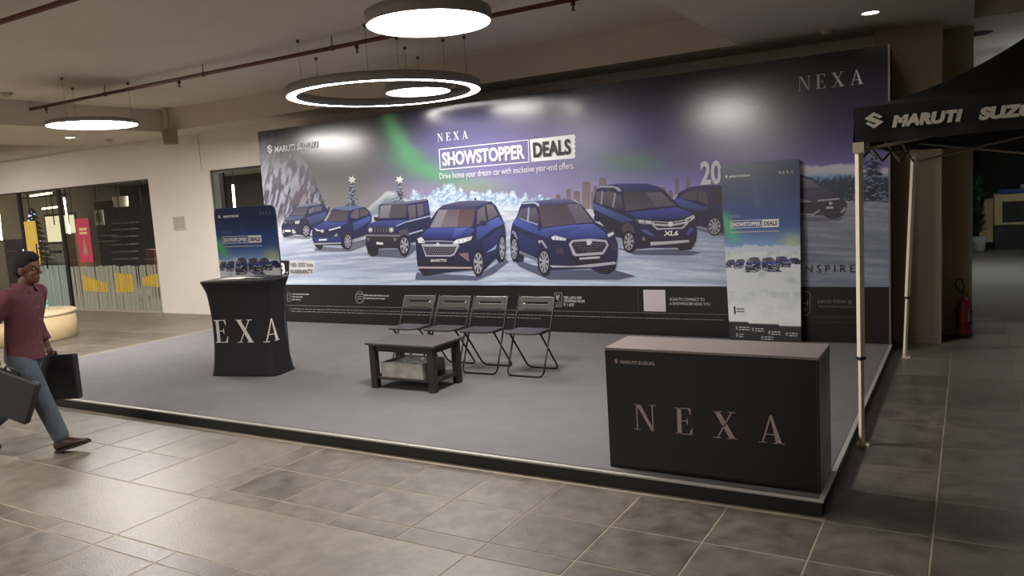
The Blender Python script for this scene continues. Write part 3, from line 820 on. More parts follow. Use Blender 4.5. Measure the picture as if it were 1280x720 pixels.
def car_e(I):      # upright boxy jeep
    I.poly([(140, 645), (250, 590), (420, 590), (520, 545), (600, 560), (480, 664)], (100, 104, 122))
    I.poly([(125, 390), (140, 365), (230, 330), (240, 190), (260, 180), (480, 165), (660, 138), (680, 150), (700, 280), (705, 330), (690, 400), (640, 505), (520, 530), (510, 600), (480, 650), (440, 640), (410, 580), (240, 570), (230, 632), (180, 652), (140, 610), (120, 540)], (38, 44, 92), (28, 30, 58))
    I.poly([(240, 192), (260, 178), (480, 162), (665, 136), (682, 150), (490, 182)], (112, 112, 130))
    I.poly([(250, 197), (482, 186), (482, 300), (240, 312), (238, 290)], (84, 80, 88)); I.poly([(252, 198), (350, 192), (326, 306), (241, 311)], (146, 146, 156), (122, 122, 134))
    I.poly([(495, 197), (566, 190), (572, 302), (512, 322)], (104, 100, 110), (86, 82, 94)); I.poly([(580, 187), (636, 178), (642, 282), (590, 297)], (104, 100, 110), (90, 86, 98)); I.poly([(648, 176), (670, 166), (686, 262), (656, 272)], (62, 66, 108))
    I.poly([(140, 366), (230, 336), (492, 326), (402, 386), (140, 386)], (70, 84, 160), (48, 56, 116))
    I.poly([(130, 386), (392, 386), (392, 456), (130, 456)], (54, 56, 82), (40, 40, 58))
    I.poly([(188, 392), (338, 392), (338, 440), (188, 440)], (30, 30, 38))
    I.k += 1
    for x in (204, 230, 256, 282, 308, 330): I.poly([(x - 5, 394), (x + 5, 394), (x + 5, 438), (x - 5, 438)], (104, 104, 116), lift=False)
    I.ell(163, 416, 21, 24, (150, 150, 160)); I.ell(163, 416, 13, 15, (220, 218, 212)); I.ell(352, 416, 21, 24, (150, 150, 160)); I.ell(352, 416, 13, 15, (220, 218, 212))
    I.poly([(122, 460), (435, 464), (430, 570), (250, 582), (128, 545)], (50, 46, 54), (36, 33, 40)); I.poly([(122, 457), (432, 461), (437, 475), (122, 472)], (134, 130, 138))
    I.poly([(218, 524), (278, 529), (278, 549), (218, 545)], (236, 236, 236)); I.ell(143, 500, 12, 16, (110, 106, 112)); I.ell(385, 500, 14, 16, (116, 112, 118))
    I.poly([(490, 336), (702, 284), (702, 296), (490, 348)], (170, 180, 216)); I.poly([(510, 446), (636, 412), (636, 424), (510, 460)], (178, 184, 214)); I.poly([(395, 376), (490, 334), (490, 346), (398, 388)], (150, 162, 206))
    I.poly([(420, 422), (500, 404), (512, 470), (430, 474)], (84, 78, 88))
    I.poly([(640, 345), (700, 330), (690, 390), (648, 380)], (34, 36, 60))
    I.poly([(128, 540), (238, 572), (232, 640), (180, 656), (140, 622)], (30, 28, 35)); I.wheel(470, 556, 52, 98, 6, f=.72)
    I.poly([(192, 300), (228, 296), (230, 330), (196, 332)], (50, 48, 60))
def car_f(I):      # small crossover
    I.poly([(470, 640), (560, 620), (860, 640), (900, 570), (1060, 530), (1065, 592), (870, 672), (480, 664)], (112, 116, 132))
    I.poly([(445, 450), (460, 400), (500, 360), (570, 330), (620, 250), (680, 190), (760, 165), (950, 155), (1040, 175), (1090, 220), (1112, 270), (1112, 340), (1062, 400), (1052, 490), (900, 535), (890, 600), (840, 650), (800, 640), (770, 600), (570, 602), (560, 640), (520, 652), (480, 610), (450, 540)], (42, 50, 106), (28, 32, 66))
    I.poly([(680, 196), (760, 165), (950, 155), (1040, 175), (960, 186), (860, 212)], (112, 122, 168))
    I.poly([(640, 228), (690, 208), (852, 206), (842, 330), (600, 332), (590, 312)], (78, 72, 80), (94, 88, 96)); I.poly([(600, 330), (580, 328), (640, 226), (656, 226)], (190, 194, 206))
    I.poly([(880, 252), (930, 197), (966, 195), (976, 290), (882, 312)], (108, 98, 104)); I.poly([(976, 200), (1040, 196), (1082, 232), (1062, 262), (986, 282)], (98, 88, 92))
    I.poly([(510, 372), (590, 336), (852, 342), (772, 392), (630, 428), (520, 432), (470, 402)], (74, 88, 160), (46, 54, 116))
    I.poly([(466, 404), (512, 430), (552, 434), (552, 444), (498, 442)], (236, 238, 242)); I.poly([(630, 427), (766, 392), (768, 404), (640, 440)], (236, 238, 242))
    I.poly([(505, 446), (652, 446), (642, 512), (520, 512)], (40, 38, 56)); I.ell(560, 442, 18, 18, (206, 206, 214))
    I.poly([(470, 512), (770, 512), (772, 582), (474, 586)], (52, 62, 128), (34, 40, 90)); I.poly([(524, 534), (612, 529), (612, 549), (524, 553)], (232, 232, 232))
    I.poly([(458, 580), (772, 570), (774, 586), (460, 598)], (172, 170, 174)); I.poly([(688, 492), (720, 464), (748, 500), (702, 512)], (176, 172, 172)); I.poly([(660, 500), (700, 460), (760, 500), (720, 530)], (40, 46, 96)); I.poly([(694, 494), (720, 470), (742, 498), (704, 508)], (150, 148, 152))
    I.poly([(900, 352), (1104, 272), (1094, 332), (922, 442)], (88, 108, 182), (54, 66, 132))
    I.poly([(790, 482), (850, 440), (902, 470), (892, 504), (850, 466), (800, 502)], (58, 52, 68))
    I.wheel(850, 560, 50, 94, 8); I.poly([(900, 547), (1056, 494), (1056, 506), (900, 562)], (180, 180, 190))
    I.poly([(476, 596), (560, 600), (556, 644), (520, 652)], (28, 26, 34)); I.poly([(870, 300), (920, 292), (912, 330), (880, 330)], (30, 32, 60))
def car_g(I):      # small hatchback at the far end
    I.poly([(100, 520), (190, 490), (400, 500), (520, 470), (520, 490), (400, 534)], (136, 140, 152))
    I.poly([(97, 390), (125, 330), (180, 270), (250, 175), (300, 155), (450, 120), (550, 140), (600, 170), (622, 220), (602, 320), (430, 440), (420, 502), (380, 512), (340, 492), (260, 482), (180, 502), (130, 512), (105, 470)], (48, 54, 98), (32, 34, 62))
    I.poly([(250, 178), (300, 155), (450, 120), (550, 140), (420, 162)], (120, 124, 146))
    I.poly([(190, 267), (262, 182), (402, 166), (362, 271)], (86, 82, 92), (98, 94, 104)); I.poly([(406, 197), (466, 166), (472, 222), (402, 252)], (112, 108, 116)); I.poly([(476, 166), (552, 160), (547, 212), (480, 226)], (104, 100, 108))
    I.poly([(180, 278), (362, 276), (302, 326), (130, 326)], (92, 100, 138), (72, 78, 116)); I.poly([(124, 330), (312, 325), (302, 366), (124, 362)], (48, 44, 52))
    I.poly([(250, 331), (306, 325), (296, 361), (256, 363)], (190, 190, 194)); I.poly([(130, 336), (150, 334), (150, 358), (130, 358)], (140, 138, 142)); I.poly([(170, 336), (235, 334), (235, 356), (170, 358)], (74, 70, 78))
    I.poly([(100, 402), (266, 392), (272, 470), (110, 470)], (46, 52, 88), (36, 36, 60)); I.poly([(140, 430), (202, 430), (202, 453), (140, 451)], (236, 236, 236)); I.poly([(214, 430), (240, 425), (268, 465), (224, 471)], (196, 194, 196)); I.poly([(112, 430), (132, 430), (132, 470), (112, 470)], (170, 168, 172))
    I.poly([(380, 292), (602, 228), (602, 300), (430, 382)], (86, 98, 150), (52, 58, 102)); I.wheel(378, 440, 44, 72, 7); I.poly([(110, 478), (180, 482), (180, 504), (130, 514)], (28, 26, 34))
def car_h(I):      # dark saloon by the right end
    I.poly([(540, 372), (980, 376), (960, 396), (540, 402)], (98, 100, 122))
    I.poly([(540, 330), (600, 180), (680, 140), (740, 135), (800, 150), (860, 200), (940, 225), (970, 260), (1002, 300), (987, 350), (962, 376), (900, 386), (860, 362), (540, 382)], (42, 44, 78), (28, 28, 48))
    I.poly([(660, 156), (740, 145), (790, 162), (852, 206), (730, 213), (640, 217)], (112, 110, 132), (84, 82, 104)); I.poly([(640, 222), (860, 211), (962, 260), (900, 282), (720, 272)], (58, 58, 92), (46, 46, 76))
    I.poly([(730, 268), (802, 286), (730, 294)], (150, 150, 162)); I.poly([(830, 276), (956, 265), (958, 274), (830, 286)], (176, 174, 182)); I.poly([(735, 302), (982, 300), (962, 370), (860, 362), (735, 352)], (28, 28, 42))
    I.poly([(732, 352), (800, 356), (842, 330), (846, 340), (804, 366), (732, 362)], (168, 166, 176)); I.poly([(958, 346), (986, 314), (992, 330), (970, 354)], (160, 158, 168)); I.ell(905, 295, 10, 10, (190, 188, 194)); I.poly([(880, 315), (920, 313), (920, 325), (880, 327)], (196, 194, 200))
    I.ell(920, 368, 38, 18, (20, 19, 24))
CARS = [('g', car_g, 340, 240, 9.0), ('f', car_f, 340, 240, 9.0), ('e', car_e, 440, 230, 7.2), ('d', car_d, 740, 220, 6.544), ('h', car_h, 840, 190, 4.571), ('c', car_c, 740, 220, 6.544), ('a', car_a, 510, 240, 6.546), ('b', car_b, 640, 240, 6.543)]
BASE = dict(g=3, f=42, e=84, a=126, d=3, h=3, c=40, b=84)        # nearer cars are printed over farther ones
for nm, fn, ox, oy, s in CARS:
    I = Ink(lambda x, y, ox=ox, oy=oy, s=s: bpix(ox + x / s, oy + y / s)); I.k = 70 + BASE[nm]
    fn(I)
    I.c = [tuple(v * .85 + w * .15 for v, w in zip(c_, (.16, .16, .22, 1))) for c_ in I.c]     # veil of reflected haze mixed into the car colours
    I.build('printed_car', M_PRINT, bd)

# --- lettering on the backdrop (all positions measured on the sheet)
M_WHITE = mat('white_ink', (225, 222, 226), 0.35)
M_SOFTW = mat('pale_ink', (170, 168, 172), 0.35)
M_DIM = mat('dim_ink', (112, 108, 110), 0.4)
M_DARKINK = mat('dark_ink', (44, 42, 52), 0.35)
YF = -0.011
def b_text(txt, pl, pr_, capz, m, **k):
    """text from pixel pl to pixel pr_ (baseline ends), cap height in metres"""
    a = bpix(*pl); b = bpix(*pr_)
    w = math.hypot(b[0] - a[0], b[1] - a[1])
    return text(txt, a[0], a[1], w, capz, m, bd, y=k.pop('y', YF), rot=-math.atan2(b[1] - a[1], b[0] - a[0]) if k.pop('slope', False) else 0, **k)
def bz(x, y): return on_y(x, y, BY).z
# serif words
def b_serif(pl, pr_, hh, m, y=YF):
    a = bpix(*pl); b = bpix(*pr_)
    serif_letters('NEXA', a[0], y, a[1], b[0] - a[0], hh, m, bd)
b_serif((546, 177.5), (584, 174), .108, M_WHITE)
b_serif((997, 114.5), (1079, 106), .150, M_SOFTW)
# the ticket: outlined box and white stub with a perforated edge
tk = Ink(bpix); tk.k = 40
def line(I, p, q, wpx, col): 
    dx, dy = q[0] - p[0], q[1] - p[1]; l = math.hypot(dx, dy); nx, ny = -dy / l * wpx / 2, dx / l * wpx / 2
    I.poly([(p[0] + nx, p[1] + ny), (q[0] + nx, q[1] + ny), (q[0] - nx, q[1] - ny), (p[0] - nx, p[1] - ny)], col, lift=False)
c4 = [(547.5, 187), (659, 175.2), (660, 202.8), (549, 212.5)]
for k in range(4): line(tk, c4[k], c4[(k + 1) % 4], 1.1, (226, 224, 232))
edge = [(717 + (1.4 if k % 2 else 0), 168.6 + k * (198 - 168.6) / 10) for k in range(11)]
tk.poly([(661, 174.6), (716, 168.4)] + edge + [(718, 198), (663, 202.6)], (232, 230, 234))
tk.build('ticket_panel', M_PRINT, bd)
b_text('SHOWSTOPPER', (552.5, 207.2), (655.5, 197.5), .178, M_WHITE, bold=.035)
b_text('DEALS', (666, 196.5), (713, 192), .185, M_DARKINK, bold=.035, y=-.014)
b_text('Drive home your dream car with exclusive year-end offers.', (549, 224.5), (717, 211.5), .088, M_WHITE)
b_text('MARUTI SUZUKI', (342, 191), (396, 184), .098, M_WHITE, bold=.03, shear=.12)
link('emblem', s_mark(.14, .15).mesh('emblem', M_WHITE), bd, (bpix(332.5, 193)[0], YF, bpix(332.5, 193)[1]))
b_text('INVICTO', (539, 327.5), (558.5, 327), .036, M_WHITE, bold=.02, y=-.0165)
b_text('XL6', (829.5, 295), (848, 293.5), .055, M_WHITE, bold=.03, shear=.15, y=-.0165)
b_text('20', (875.5, 230.5), (902, 228.5), .26, mat('frosty_ink', (206, 206, 214), .35), bold=.03)
b_text('INSPIRE', (1000, 341), (1068, 340), .085, M_DARKINK, spacing=1.6)
# warranty panel
wp = Ink(bpix); wp.k = 30
wp.rect(349.5, 326, 361, 344, (30, 28, 34)); wp.rect(361.3, 326, 393, 344, (206, 204, 206))
wp.build('warranty_panel', M_PRINT, bd)
b_text('3', (351.2, 342), (357, 342), .17, M_WHITE, bold=.04, y=-.014)
b_text('YEARS', (357.5, 342), (360.4, 342), .03, M_WHITE, y=-.014)
b_text('100 000 km', (363, 334), (391, 334), .075, M_DARKINK, y=-.014)
b_text('WARRANTY', (363, 342.5), (391.5, 342.5), .075, M_DARKINK, bold=.01, y=-.014)
# information band: rule, icons, legible captions, rows of fine print too small to read
ib = Ink(bpix); ib.k = 20
def words(I, x0, x1, y0, y1, hgt, col, seed, gap=1.1):
    r = random.Random(seed); x = x0
    while x < x1:
        w = r.uniform(1.5, 6.0); w = min(w, x1 - x); t = (x - x0) / (x1 - x0); y = y0 + (y1 - y0) * t
        I.rect(x, y - hgt / 2, x + w, y + hgt / 2, col, lift=False); x += w + gap
ib.poly([(358, 381.6), (911, 393.6), (911, 394.2), (358, 382.2)], (116, 108, 110), lift=False)
ib.poly([(1010, 396.2), (1066, 396.8), (1066, 397.3), (1010, 396.7)], (92, 88, 90), lift=False)
words(ib, 362, 905, 386.3, 400.6, .9, (128, 122, 124), 1); words(ib, 364, 676, 389.3, 398.6, .9, (128, 122, 124), 2); words(ib, 1006, 1066, 402.6, 403.6, .8, (66, 62, 66), 3)
for k, (x0, x1) in enumerate(((365, 386), (365, 378), (365, 376))): words(ib, x0, x1, 368 + k * 3.4, 368.4 + k * 3.4, 1.6, (150, 144, 146), 10 + k, .7)
for k, (x0, x1) in enumerate(((455, 486), (455, 482))): words(ib, x0, x1, 369.5 + k * 3.6, 370.4 + k * 3.6, 1.8, (156, 150, 152), 20 + k, .7)
def icon(I, x0, y0, x1, y1, col):
    for p, q in (((x0, y0), (x1, y0)), ((x1, y0), (x1, y1)), ((x1, y1), (x0, y1)), ((x0, y1), (x0, y0))): line(I, p, q, .8, col)
icon(ib, 359, 366.5, 363, 377, (110, 102, 104))
for y in (370, 373.5): line(ib, (359, y), (363, y), .6, (110, 102, 104))
n = 10
hexa = [(449.5 + 5.4 * math.cos(2 * PI * k / 8 + .39), 372 + 7.6 * math.sin(2 * PI * k / 8 + .39)) for k in range(8)]
for k in range(8): line(ib, hexa[k], hexa[(k + 1) % 8], .8, (140, 132, 134))
for y in (368, 371, 374): line(ib, (446.5, y), (453, y), .9, (140, 132, 134))
icon(ib, 693, 366.5, 702, 383.5, (132, 126, 128)); line(ib, (694, 379), (701, 379), .7, (132, 126, 128)); line(ib, (694, 381.3), (701, 381.3), .7, (132, 126, 128))
line(ib, (797, 362.5), (798, 389.5), .5, (96, 90, 92))
rr_ = [(1003, 365), (1010, 365), (1012.5, 367.5), (1012.5, 390), (1009.5, 394.5), (1003, 394.5)]
for k in range(5): line(ib, rr_[k], rr_[k + 1], .9, (132, 128, 132))
line(ib, (1003, 379.5), (1009.5, 379.5), 1.4, (150, 146, 150)); line(ib, (1009.5, 376.5), (1009.5, 382), 1.2, (150, 146, 150)); ib.ell(1006.5, 387.5, 3, 3, (96, 92, 96), lift=False)
tag(ib.build('printed_fine_print', M_PRINT, bd), kind='stuff')
obj('code_panel', MB().box(on_y(804, 363, BY).x, on_y(831.5, 363, BY).x, BY - .007, BY - .005, .395, .658), mat('code_panel', (196, 188, 194), 0.4), bd, True)
YB_ = -0.008
b_text('PER LAKH EMI', (705, 373.8), (727, 374.4), .034, M_SOFTW, bold=.03, y=YB_)
b_text('STARTING FROM', (705, 378), (731, 378.6), .034, M_SOFTW, bold=.03, y=YB_)
b_text('₹ 1 470*', (705, 383), (719, 383.4), .040, M_SOFTW, bold=.03, y=YB_)
b_text('₹', (695.5, 376), (700, 376), .075, M_SOFTW, bold=.03, y=YB_)
b_text('SCAN TO CONNECT TO', (837, 376), (881, 377.2), .036, M_SOFTW, bold=.02, y=YB_)
b_text('A SHOWROOM NEAR YOU', (837, 381.5), (888, 382.6), .036, M_SOFTW, bold=.02, y=YB_)
b_text('E-BOOK TODAY @', (1022, 379), (1065, 379.6), .036, M_DIM, bold=.02, y=YB_)
b_text('WWW.MARUTISUZUKI', (1023, 384.8), (1069, 385.2), .026, M_DIM, y=YB_)
bd.location.z += .004
bd.rotation_euler = (LEAN, 0, 0)          # the frame leans back a touch
# ================================================================== print for the two standees
def standee_sheet(parent, fn_xz, W, H, loc, name='printed_sheet', wide=False):
    """upright poster: blue sky, aurora at the sides, row of cars, snow road, dark foot; u across 0..1, v down 0..1; fn_xz(u, v)"""
    NU, NV = 60, 120
    U, V = np.meshgrid(np.linspace(0, 1, NU), np.linspace(0, 1, NV))
    sky = .46 if not wide else .335
    c = np.zeros(U.shape + (3,)); c[:] = (30, 44, 84)
    c = mixc(c, (44, 78, 140), smooth(.05, sky * .75, V)); c = mixc(c, (120, 150, 196), smooth(sky * .7, sky * 1.02, V))
    c = mixc(c, (86, 190, 110), .8 * np.exp(-((U - .02 - (V - sky * .66) * 1.0) / .10) ** 2) * smooth(sky * .5, sky * .68, V) * smooth(sky * 1.05, sky * .8, V))
    c = mixc(c, (190, 190, 120), .7 * np.exp(-((U - .9) / .14) ** 2 - ((V - sky * .97) / .05) ** 2))
    c = mixc(c, (120, 150, 200), .25 * np.exp(-((U - .42 - V * .2) / .03) ** 2) * smooth(.04, .2, V) * smooth(.3, .2, V))
    pk = sky + .01 - .03 * fbm(U * 14, U * 0, 3)
    c = mixc(c, (190, 200, 216), smooth(pk, pk + .01, V))
    n = fbm((U - .5) / (.08 + .25 * np.clip(V - sky, 0, 1)), V * 26, 9)
    s = np.zeros_like(c); s[:] = (206, 212, 218); s = mixc(s, (168, 178, 186), .6 * smooth(.5, .7, n)); s = mixc(s, (228, 232, 232), smooth(sky + .2, sky + .4, V) * .7)
    c = np.where((V > sky + .03)[..., None], s, c)
    if not wide: c = np.where((V > .885 + .02 * U)[..., None], np.array((46, 46, 50.)), c)
    cc_ = np.clip(c, 0, 255) / 255.; cc_ = np.where(cc_ <= .04045, cc_ / 12.92, ((cc_ + .055) / 1.055) ** 2.4)
    P = np.array([fn_xz(u, v) for u, v in zip(U.ravel(), V.ravel())])
    vv_ = np.stack([P[:, 0], np.zeros(len(P)), P[:, 1]], 1)
    ii_ = np.arange(NU * NV).reshape(NV, NU)
    ff_ = np.stack([ii_[:-1, :-1], ii_[1:, :-1], ii_[1:, 1:], ii_[:-1, 1:]], -1).reshape(-1, 4)
    me_ = bpy.data.meshes.new(name); me_.from_pydata(vv_.tolist(), [], ff_.tolist()); me_.update()
    at_ = me_.color_attributes.new('ink', 'FLOAT_COLOR', 'POINT')
    at_.data.foreach_set('color', np.concatenate([cc_.reshape(-1, 3), np.ones((NU * NV, 1))], 1).astype(np.float32).ravel())
    me_.materials.append(M_SHEET); link(name, me_, parent, loc)
    # row of cars: (drawing, its own box, where it goes across, baseline, width)
    base = sky + .145 if not wide else sky + .10
    k = W / H
    rowx = (((car_g, 97, 622, 120, 512), .06, -.025, .14), ((car_f, 445, 1112, 155, 650), .185, -.02, .16), ((car_c, 0, 856, 65, 630), .78, -.025, .20), ((car_d, 650, 1500, 75, 490), .93, -.04, .16), ((car_a, 62, 797, 70, 695), .375, 0, .215), ((car_b, -18, 862, 60, 700), .61, 0, .245))
    for i, ((fn, x0, x1, y0, y1), uc, dv, uw) in enumerate(rowx):
        sc_ = uw / (x1 - x0)
        def tr(x, y, x0=x0, x1=x1, y1=y1, uc=uc, dv=dv, sc_=sc_):
            u = uc + (x - (x0 + x1) / 2) * sc_; v = base + dv + (y - y1) * sc_ * k * 1.05
            return fn_xz(min(max(u, 0), 1), min(max(v, 0), 1))
        I = Ink(tr, step=.00003); I.k = 4 + i * 8
        fn(I)
        I.build('printed_car', M_SHEET, parent, loc)
M_SHEET = print_mat('satin_sheet_print', 0.30, 0.5)

def standee(name, label, quad, top_r, y_, wide, feet):
    """board with rounded top corners; quad = (x top-left, x top-right, x bottom-left, x bottom-right, z bottom, z top)"""
    xa, xb, xc, xd, z0, z1 = quad
    t = thing(name, label, 'standee', ((xc + xd) / 2, y_, SZ))
    ox, oz = (xc + xd) / 2, SZ
    W = xb - xa; H = z1 - z0
    def fx(u, v):
        x = (xa + (xb - xa) * u) * (1 - v) + (xc + (xd - xc) * u) * v
        z = z1 + (z0 - z1) * v
        # rounded corners at the head
        r = top_r; e = min(u, 1 - u) * W
        if e < r:
            lim = z1 - (r - math.sqrt(max(0, r * r - (r - e) ** 2)))
            z = min(z, lim)
        return x - ox, z - oz
    us = [0, .01, .025, .05, .08] + [.12 + .76 * k / 4 for k in range(5)] + [.92, .95, .975, .99, 1]
    outl = [fx(u, 0) for u in us] + [fx(1, 1), fx(0, 1)]
    obj('board', MB().prism(outl, 0.0, 0.018), mat('standee_board', (44, 46, 56), 0.55), t)
    standee_sheet(t, fx, W, H, (0, -.001, 0), wide=wide)
    return t, fx, W, H
# tall standee leaning by the backdrop
t, fx, W, H = standee('promotional_standee', 'tall blue promotional standee with row of cars, leaning against the backdrop', (-2.425, -1.572, -2.345, -1.575, .10, 2.10), .05, 8.74, False, 0)
t.rotation_euler = (math.radians(-3.0), 0, 0)
def s_put(fx, t, u, v, txt, wu, h, m, bold=0.0, y=-.006, W=1, shear=0):
    p = fx(u, v); text(txt, p[0], p[1], wu * W, h, m, t, y=y, bold=bold, shear=shear)
def s_serif(fx, t, u, v, wu, h, m, W):
    p = fx(u, v); serif_letters('NEXA', p[0], -.006, p[1], wu * W, h, m, t)
def ticket(fx, t, W, u0, v0, wu, h):
    p = fx(u0, v0); w = wu * W
    b = MB()
    for x0, x1, z0, z1 in ((0, w * .66, 0, .006), (0, w * .66, h - .006, h), (0, .006, 0, h), (w * .66 - .006, w * .66, 0, h)):
        b.add([(x0, 0, z0), (x1, 0, z0), (x1, 0, z1), (x0, 0, z1)], [(0, 1, 2, 3)])
    link('ticket_outline', b.mesh('ticket_outline', M_WHITE), t, (p[0], -.006, p[1]))
    b = MB(); b.add([(w * .67, 0, 0), (w, 0, 0), (w, 0, h), (w * .67, 0, h)], [(0, 1, 2, 3)])
    link('ticket_panel', b.mesh('ticket_panel', M_WHITE), t, (p[0], -.005, p[1]))
    text('SHOWSTOPPER', p[0] + w * .025, p[1] + h * .24, w * .61, h * .52, M_WHITE, t, y=-.006, bold=.035)
    text('DEALS', p[0] + w * .70, p[1] + h * .24, w * .27, h * .52, M_DARKINK, t, y=-.007, bold=.035)
s_put(fx, t, .11, .075, 'MARUTI SUZUKI', .27, .022, M_WHITE, .04, W=W, shear=.1)
p = fx(.055, .078); link('emblem', s_mark(.032, .036).mesh('emblem', M_WHITE), t, (p[0], -.006, p[1]))
s_serif(fx, t, .74, .075, .18, .034, M_WHITE, W)
s_serif(fx, t, .09, .30, .13, .030, M_SOFTW, W)
ticket(fx, t, W, .09, .36, .62, .088)
f = MB(); p = fx(.09, .385); f.add([(p[0], 0, p[1]), (p[0] + W * .62, 0, p[1]), (p[0] + W * .62, 0, p[1] + .012), (p[0], 0, p[1] + .012)], [(0, 1, 2, 3)])
link('caption_line', f.mesh('caption_line', M_SOFTW), t, (0, -.006, 0))
fp = Ink(lambda u, v: fx(u, v), step=.00003); fp.k = 100
for k, (u0, u1, v0) in enumerate(((.10, .30, .915), (.33, .50, .92), (.56, .72, .935), (.80, .95, .94), (.10, .2, .955), (.46, .62, .965))):
    for j in range(2):
        r = random.Random(k * 7 + j); u = u0 + .04
        while u < u1:
            w = min(r.uniform(.02, .05), u1 - u); fp.rect(u, v0 + j * .013, u + w, v0 + j * .013 + .006, (190, 190, 190), lift=False); u += w + .012
    fp.rect(u0 - .005, v0 - .002, u0 + .02, v0 + .018, (150, 150, 154), lift=False)
fp.rect(.08, .80, .105, .845, (60, 60, 66), lift=False)
for j in range(2): fp.rect(.12, .81 + j * .015, .23, .817 + j * .015, (120, 120, 124), lift=False)
tag(fp.build('printed_fine_print', M_SHEET, t), kind='stuff')
# wide standee behind the fabric counter
t, fx, W, H = standee('promotional_standee', 'wide blue promotional standee behind the black fabric counter', (-8.03, -6.97, -8.03, -6.97, .10, 1.965), .075, 6.46, True, 0)
s_put(fx, t, .16, .062, 'MARUTI SUZUKI', .26, .026, M_WHITE, .04, W=W, shear=.1)
p = fx(.07, .066); link('emblem', s_mark(.045, .045).mesh('emblem', M_WHITE), t, (p[0], -.006, p[1]))
s_serif(fx, t, .76, .055, .18, .034, M_SOFTW, W)
s_serif(fx, t, .11, .165, .16, .030, M_SOFTW, W)
ticket(fx, t, W, .11, .232, .64, .088)
f = MB(); p = fx(.11, .255); f.add([(p[0], 0, p[1]), (p[0] + W * .64, 0, p[1]), (p[0] + W * .64, 0, p[1] + .012), (p[0], 0, p[1] + .012)], [(0, 1, 2, 3)])
link('caption_line', f.mesh('caption_line', M_SOFTW), t, (0, -.006, 0))
for x in (-.3, .2): obj('foot', MB().box(x - .03, x + .03, -.05, .2, 0, .012), M_BLACK, t)

# ================================================================== black box counter
ct = thing('reception_counter', 'glossy black box counter with large serif lettering on its front', 'counter', (-1.365, 4.70, SZ))
M_CTR = mat('counter_laminate', (12, 11, 11), 0.32, var=0.06, vscale=4)
hx, y0, y1, hz = .645, -.20, .20, .79
obj('body', MB().box(-hx, hx, y0, y1, 0, hz - .018, .002), M_CTR, ct)
obj('worktop', MB().box(-hx - .002, hx + .002, y0 - .002, y1 + .002, hz - .016, hz, .002), mat('counter_top', (136, 126, 122), 0.34, var=0.05), ct)
obj('edge_line', MB().box(-hx - .003, hx + .003, y0 - .004, y0 - .001, hz - .004, hz + .001), mat('counter_edge', (150, 142, 138), 0.4), ct)
obj('corner_seam', MB().box(hx - .012, hx - .008, y0 - .0015, y0 + .001, 0, hz - .02), mat('seam', (52, 48, 46), 0.4), ct)
M_CLET = mat('counter_lettering', (176, 156, 152), 0.4)
serif_letters('NEXA', -1.829 + 1.365, y0 - .003, .369 - SZ, .915, .168, M_CLET, ct)
text('MARUTI SUZUKI', -1.905 + 1.365, .793 - SZ, .225, .020, M_CLET, ct, y=y0 - .003, bold=.04)
link('emblem', s_mark(.026, .030).mesh('emblem', M_CLET), ct, (-1.946 + 1.365, y0 - .003, .790 - SZ))

# ================================================================== waisted fabric counter with serif letters
pd = thing('fabric_counter', 'waisted black stretch-fabric counter with white serif letters beside the wide standee', 'counter', (-6.98, 5.93, SZ), math.radians(13))
M_FAB = mat('stretch_fabric', (27, 26, 30), 0.62, spec=0.35, var=0.08, vscale=14)
def sq(w, d, r, n=8):
    pts = []
    for cx, cy, a0 in ((w - r, d - r, 0), (-w + r, d - r, PI / 2), (-w + r, -d + r, PI), (w - r, -d + r, 1.5 * PI)):
        for k in range(n + 1): pts.append((cx + r * math.cos(a0 + PI / 2 * k / n), cy + r * math.sin(a0 + PI / 2 * k / n)))
    return pts
def waist(z):
    t = z / 1.04
    return .045 * math.sin(PI * t) ** .8 if 0 < t < 1 else 0
PW, PD, PH = .43, .215, 1.045
def ring_at(z):
    g = waist(z); flare = .02 * max(0, (z - .93) / .11)
    return [(x, y, z) for x, y in sq(PW - g + flare, PD - g * .7 + flare, .09 - g * .2)]
b = MB(); rows = [ring_at(PH * k / 24) for k in range(25)]
n = len(rows[0]); vs = [p for r in rows for p in r]
b.add(vs, [(i * n + k, i * n + (k + 1) % n, (i + 1) * n + (k + 1) % n, (i + 1) * n + k) for i in range(24) for k in range(n)], True)
obj('cover', b, M_FAB, pd)
b = MB(); rim = [(x, y) for x, y in sq(PW + .025, PD + .025, .10)]
b.prism(rim, PH - .005, PH + .02, 'z'); obj('tabletop', b, mat('fabric_counter_top', (38, 36, 38), 0.35), pd)
b = MB(); b.prism(sq(PW + .006, PD + .006, .095), 0.0, .018, 'z'); obj('base_hem', b, M_FAB, pd)
M_PLET = mat('white_transfer', (214, 206, 198), 0.5)
def on_cover(s, z, zb):
    """distance s along the cover measured from the front face centre -> point on the cloth"""
    zz = z + zb; g = waist(zz); w = PW - g; d = PD - g * .7; r = .09 - g * .2
    flat = w - r; e = .0025
    if abs(s) <= flat: return (s, -d - e, zz)
    sg = 1 if s > 0 else -1; a = (abs(s) - flat) / r
    if a < PI / 2: return (sg * (flat + (r + e) * math.sin(a)), -d + r - (r + e) * math.cos(a), zz)
    return (sg * (w + e), -d + r + (abs(s) - flat - r * PI / 2), zz)
def fine_letters(word, s0, gap, h, zb):
    b = MB(); s = s0
    for ch in word:
        a, pls = SERIF[ch]
        for pl in pls:
            # subdivide so that the letters follow the curve
            bm = bmesh.new(); vs = [bm.verts.new((p[0] * h, p[1] * h, 0)) for p in pl]; bm.faces.new(vs)
            bmesh.ops.triangulate(bm, faces=bm.faces[:]); bmesh.ops.subdivide_edges(bm, edges=bm.edges[:], cuts=5, use_grid_fill=True)
            bm.verts.index_update()
            b.add([on_cover(s + v.co.x, v.co.y, zb) for v in bm.verts], [[v.index for v in f.verts] for f in bm.faces]); bm.free()
        s += a * h + gap
    return b
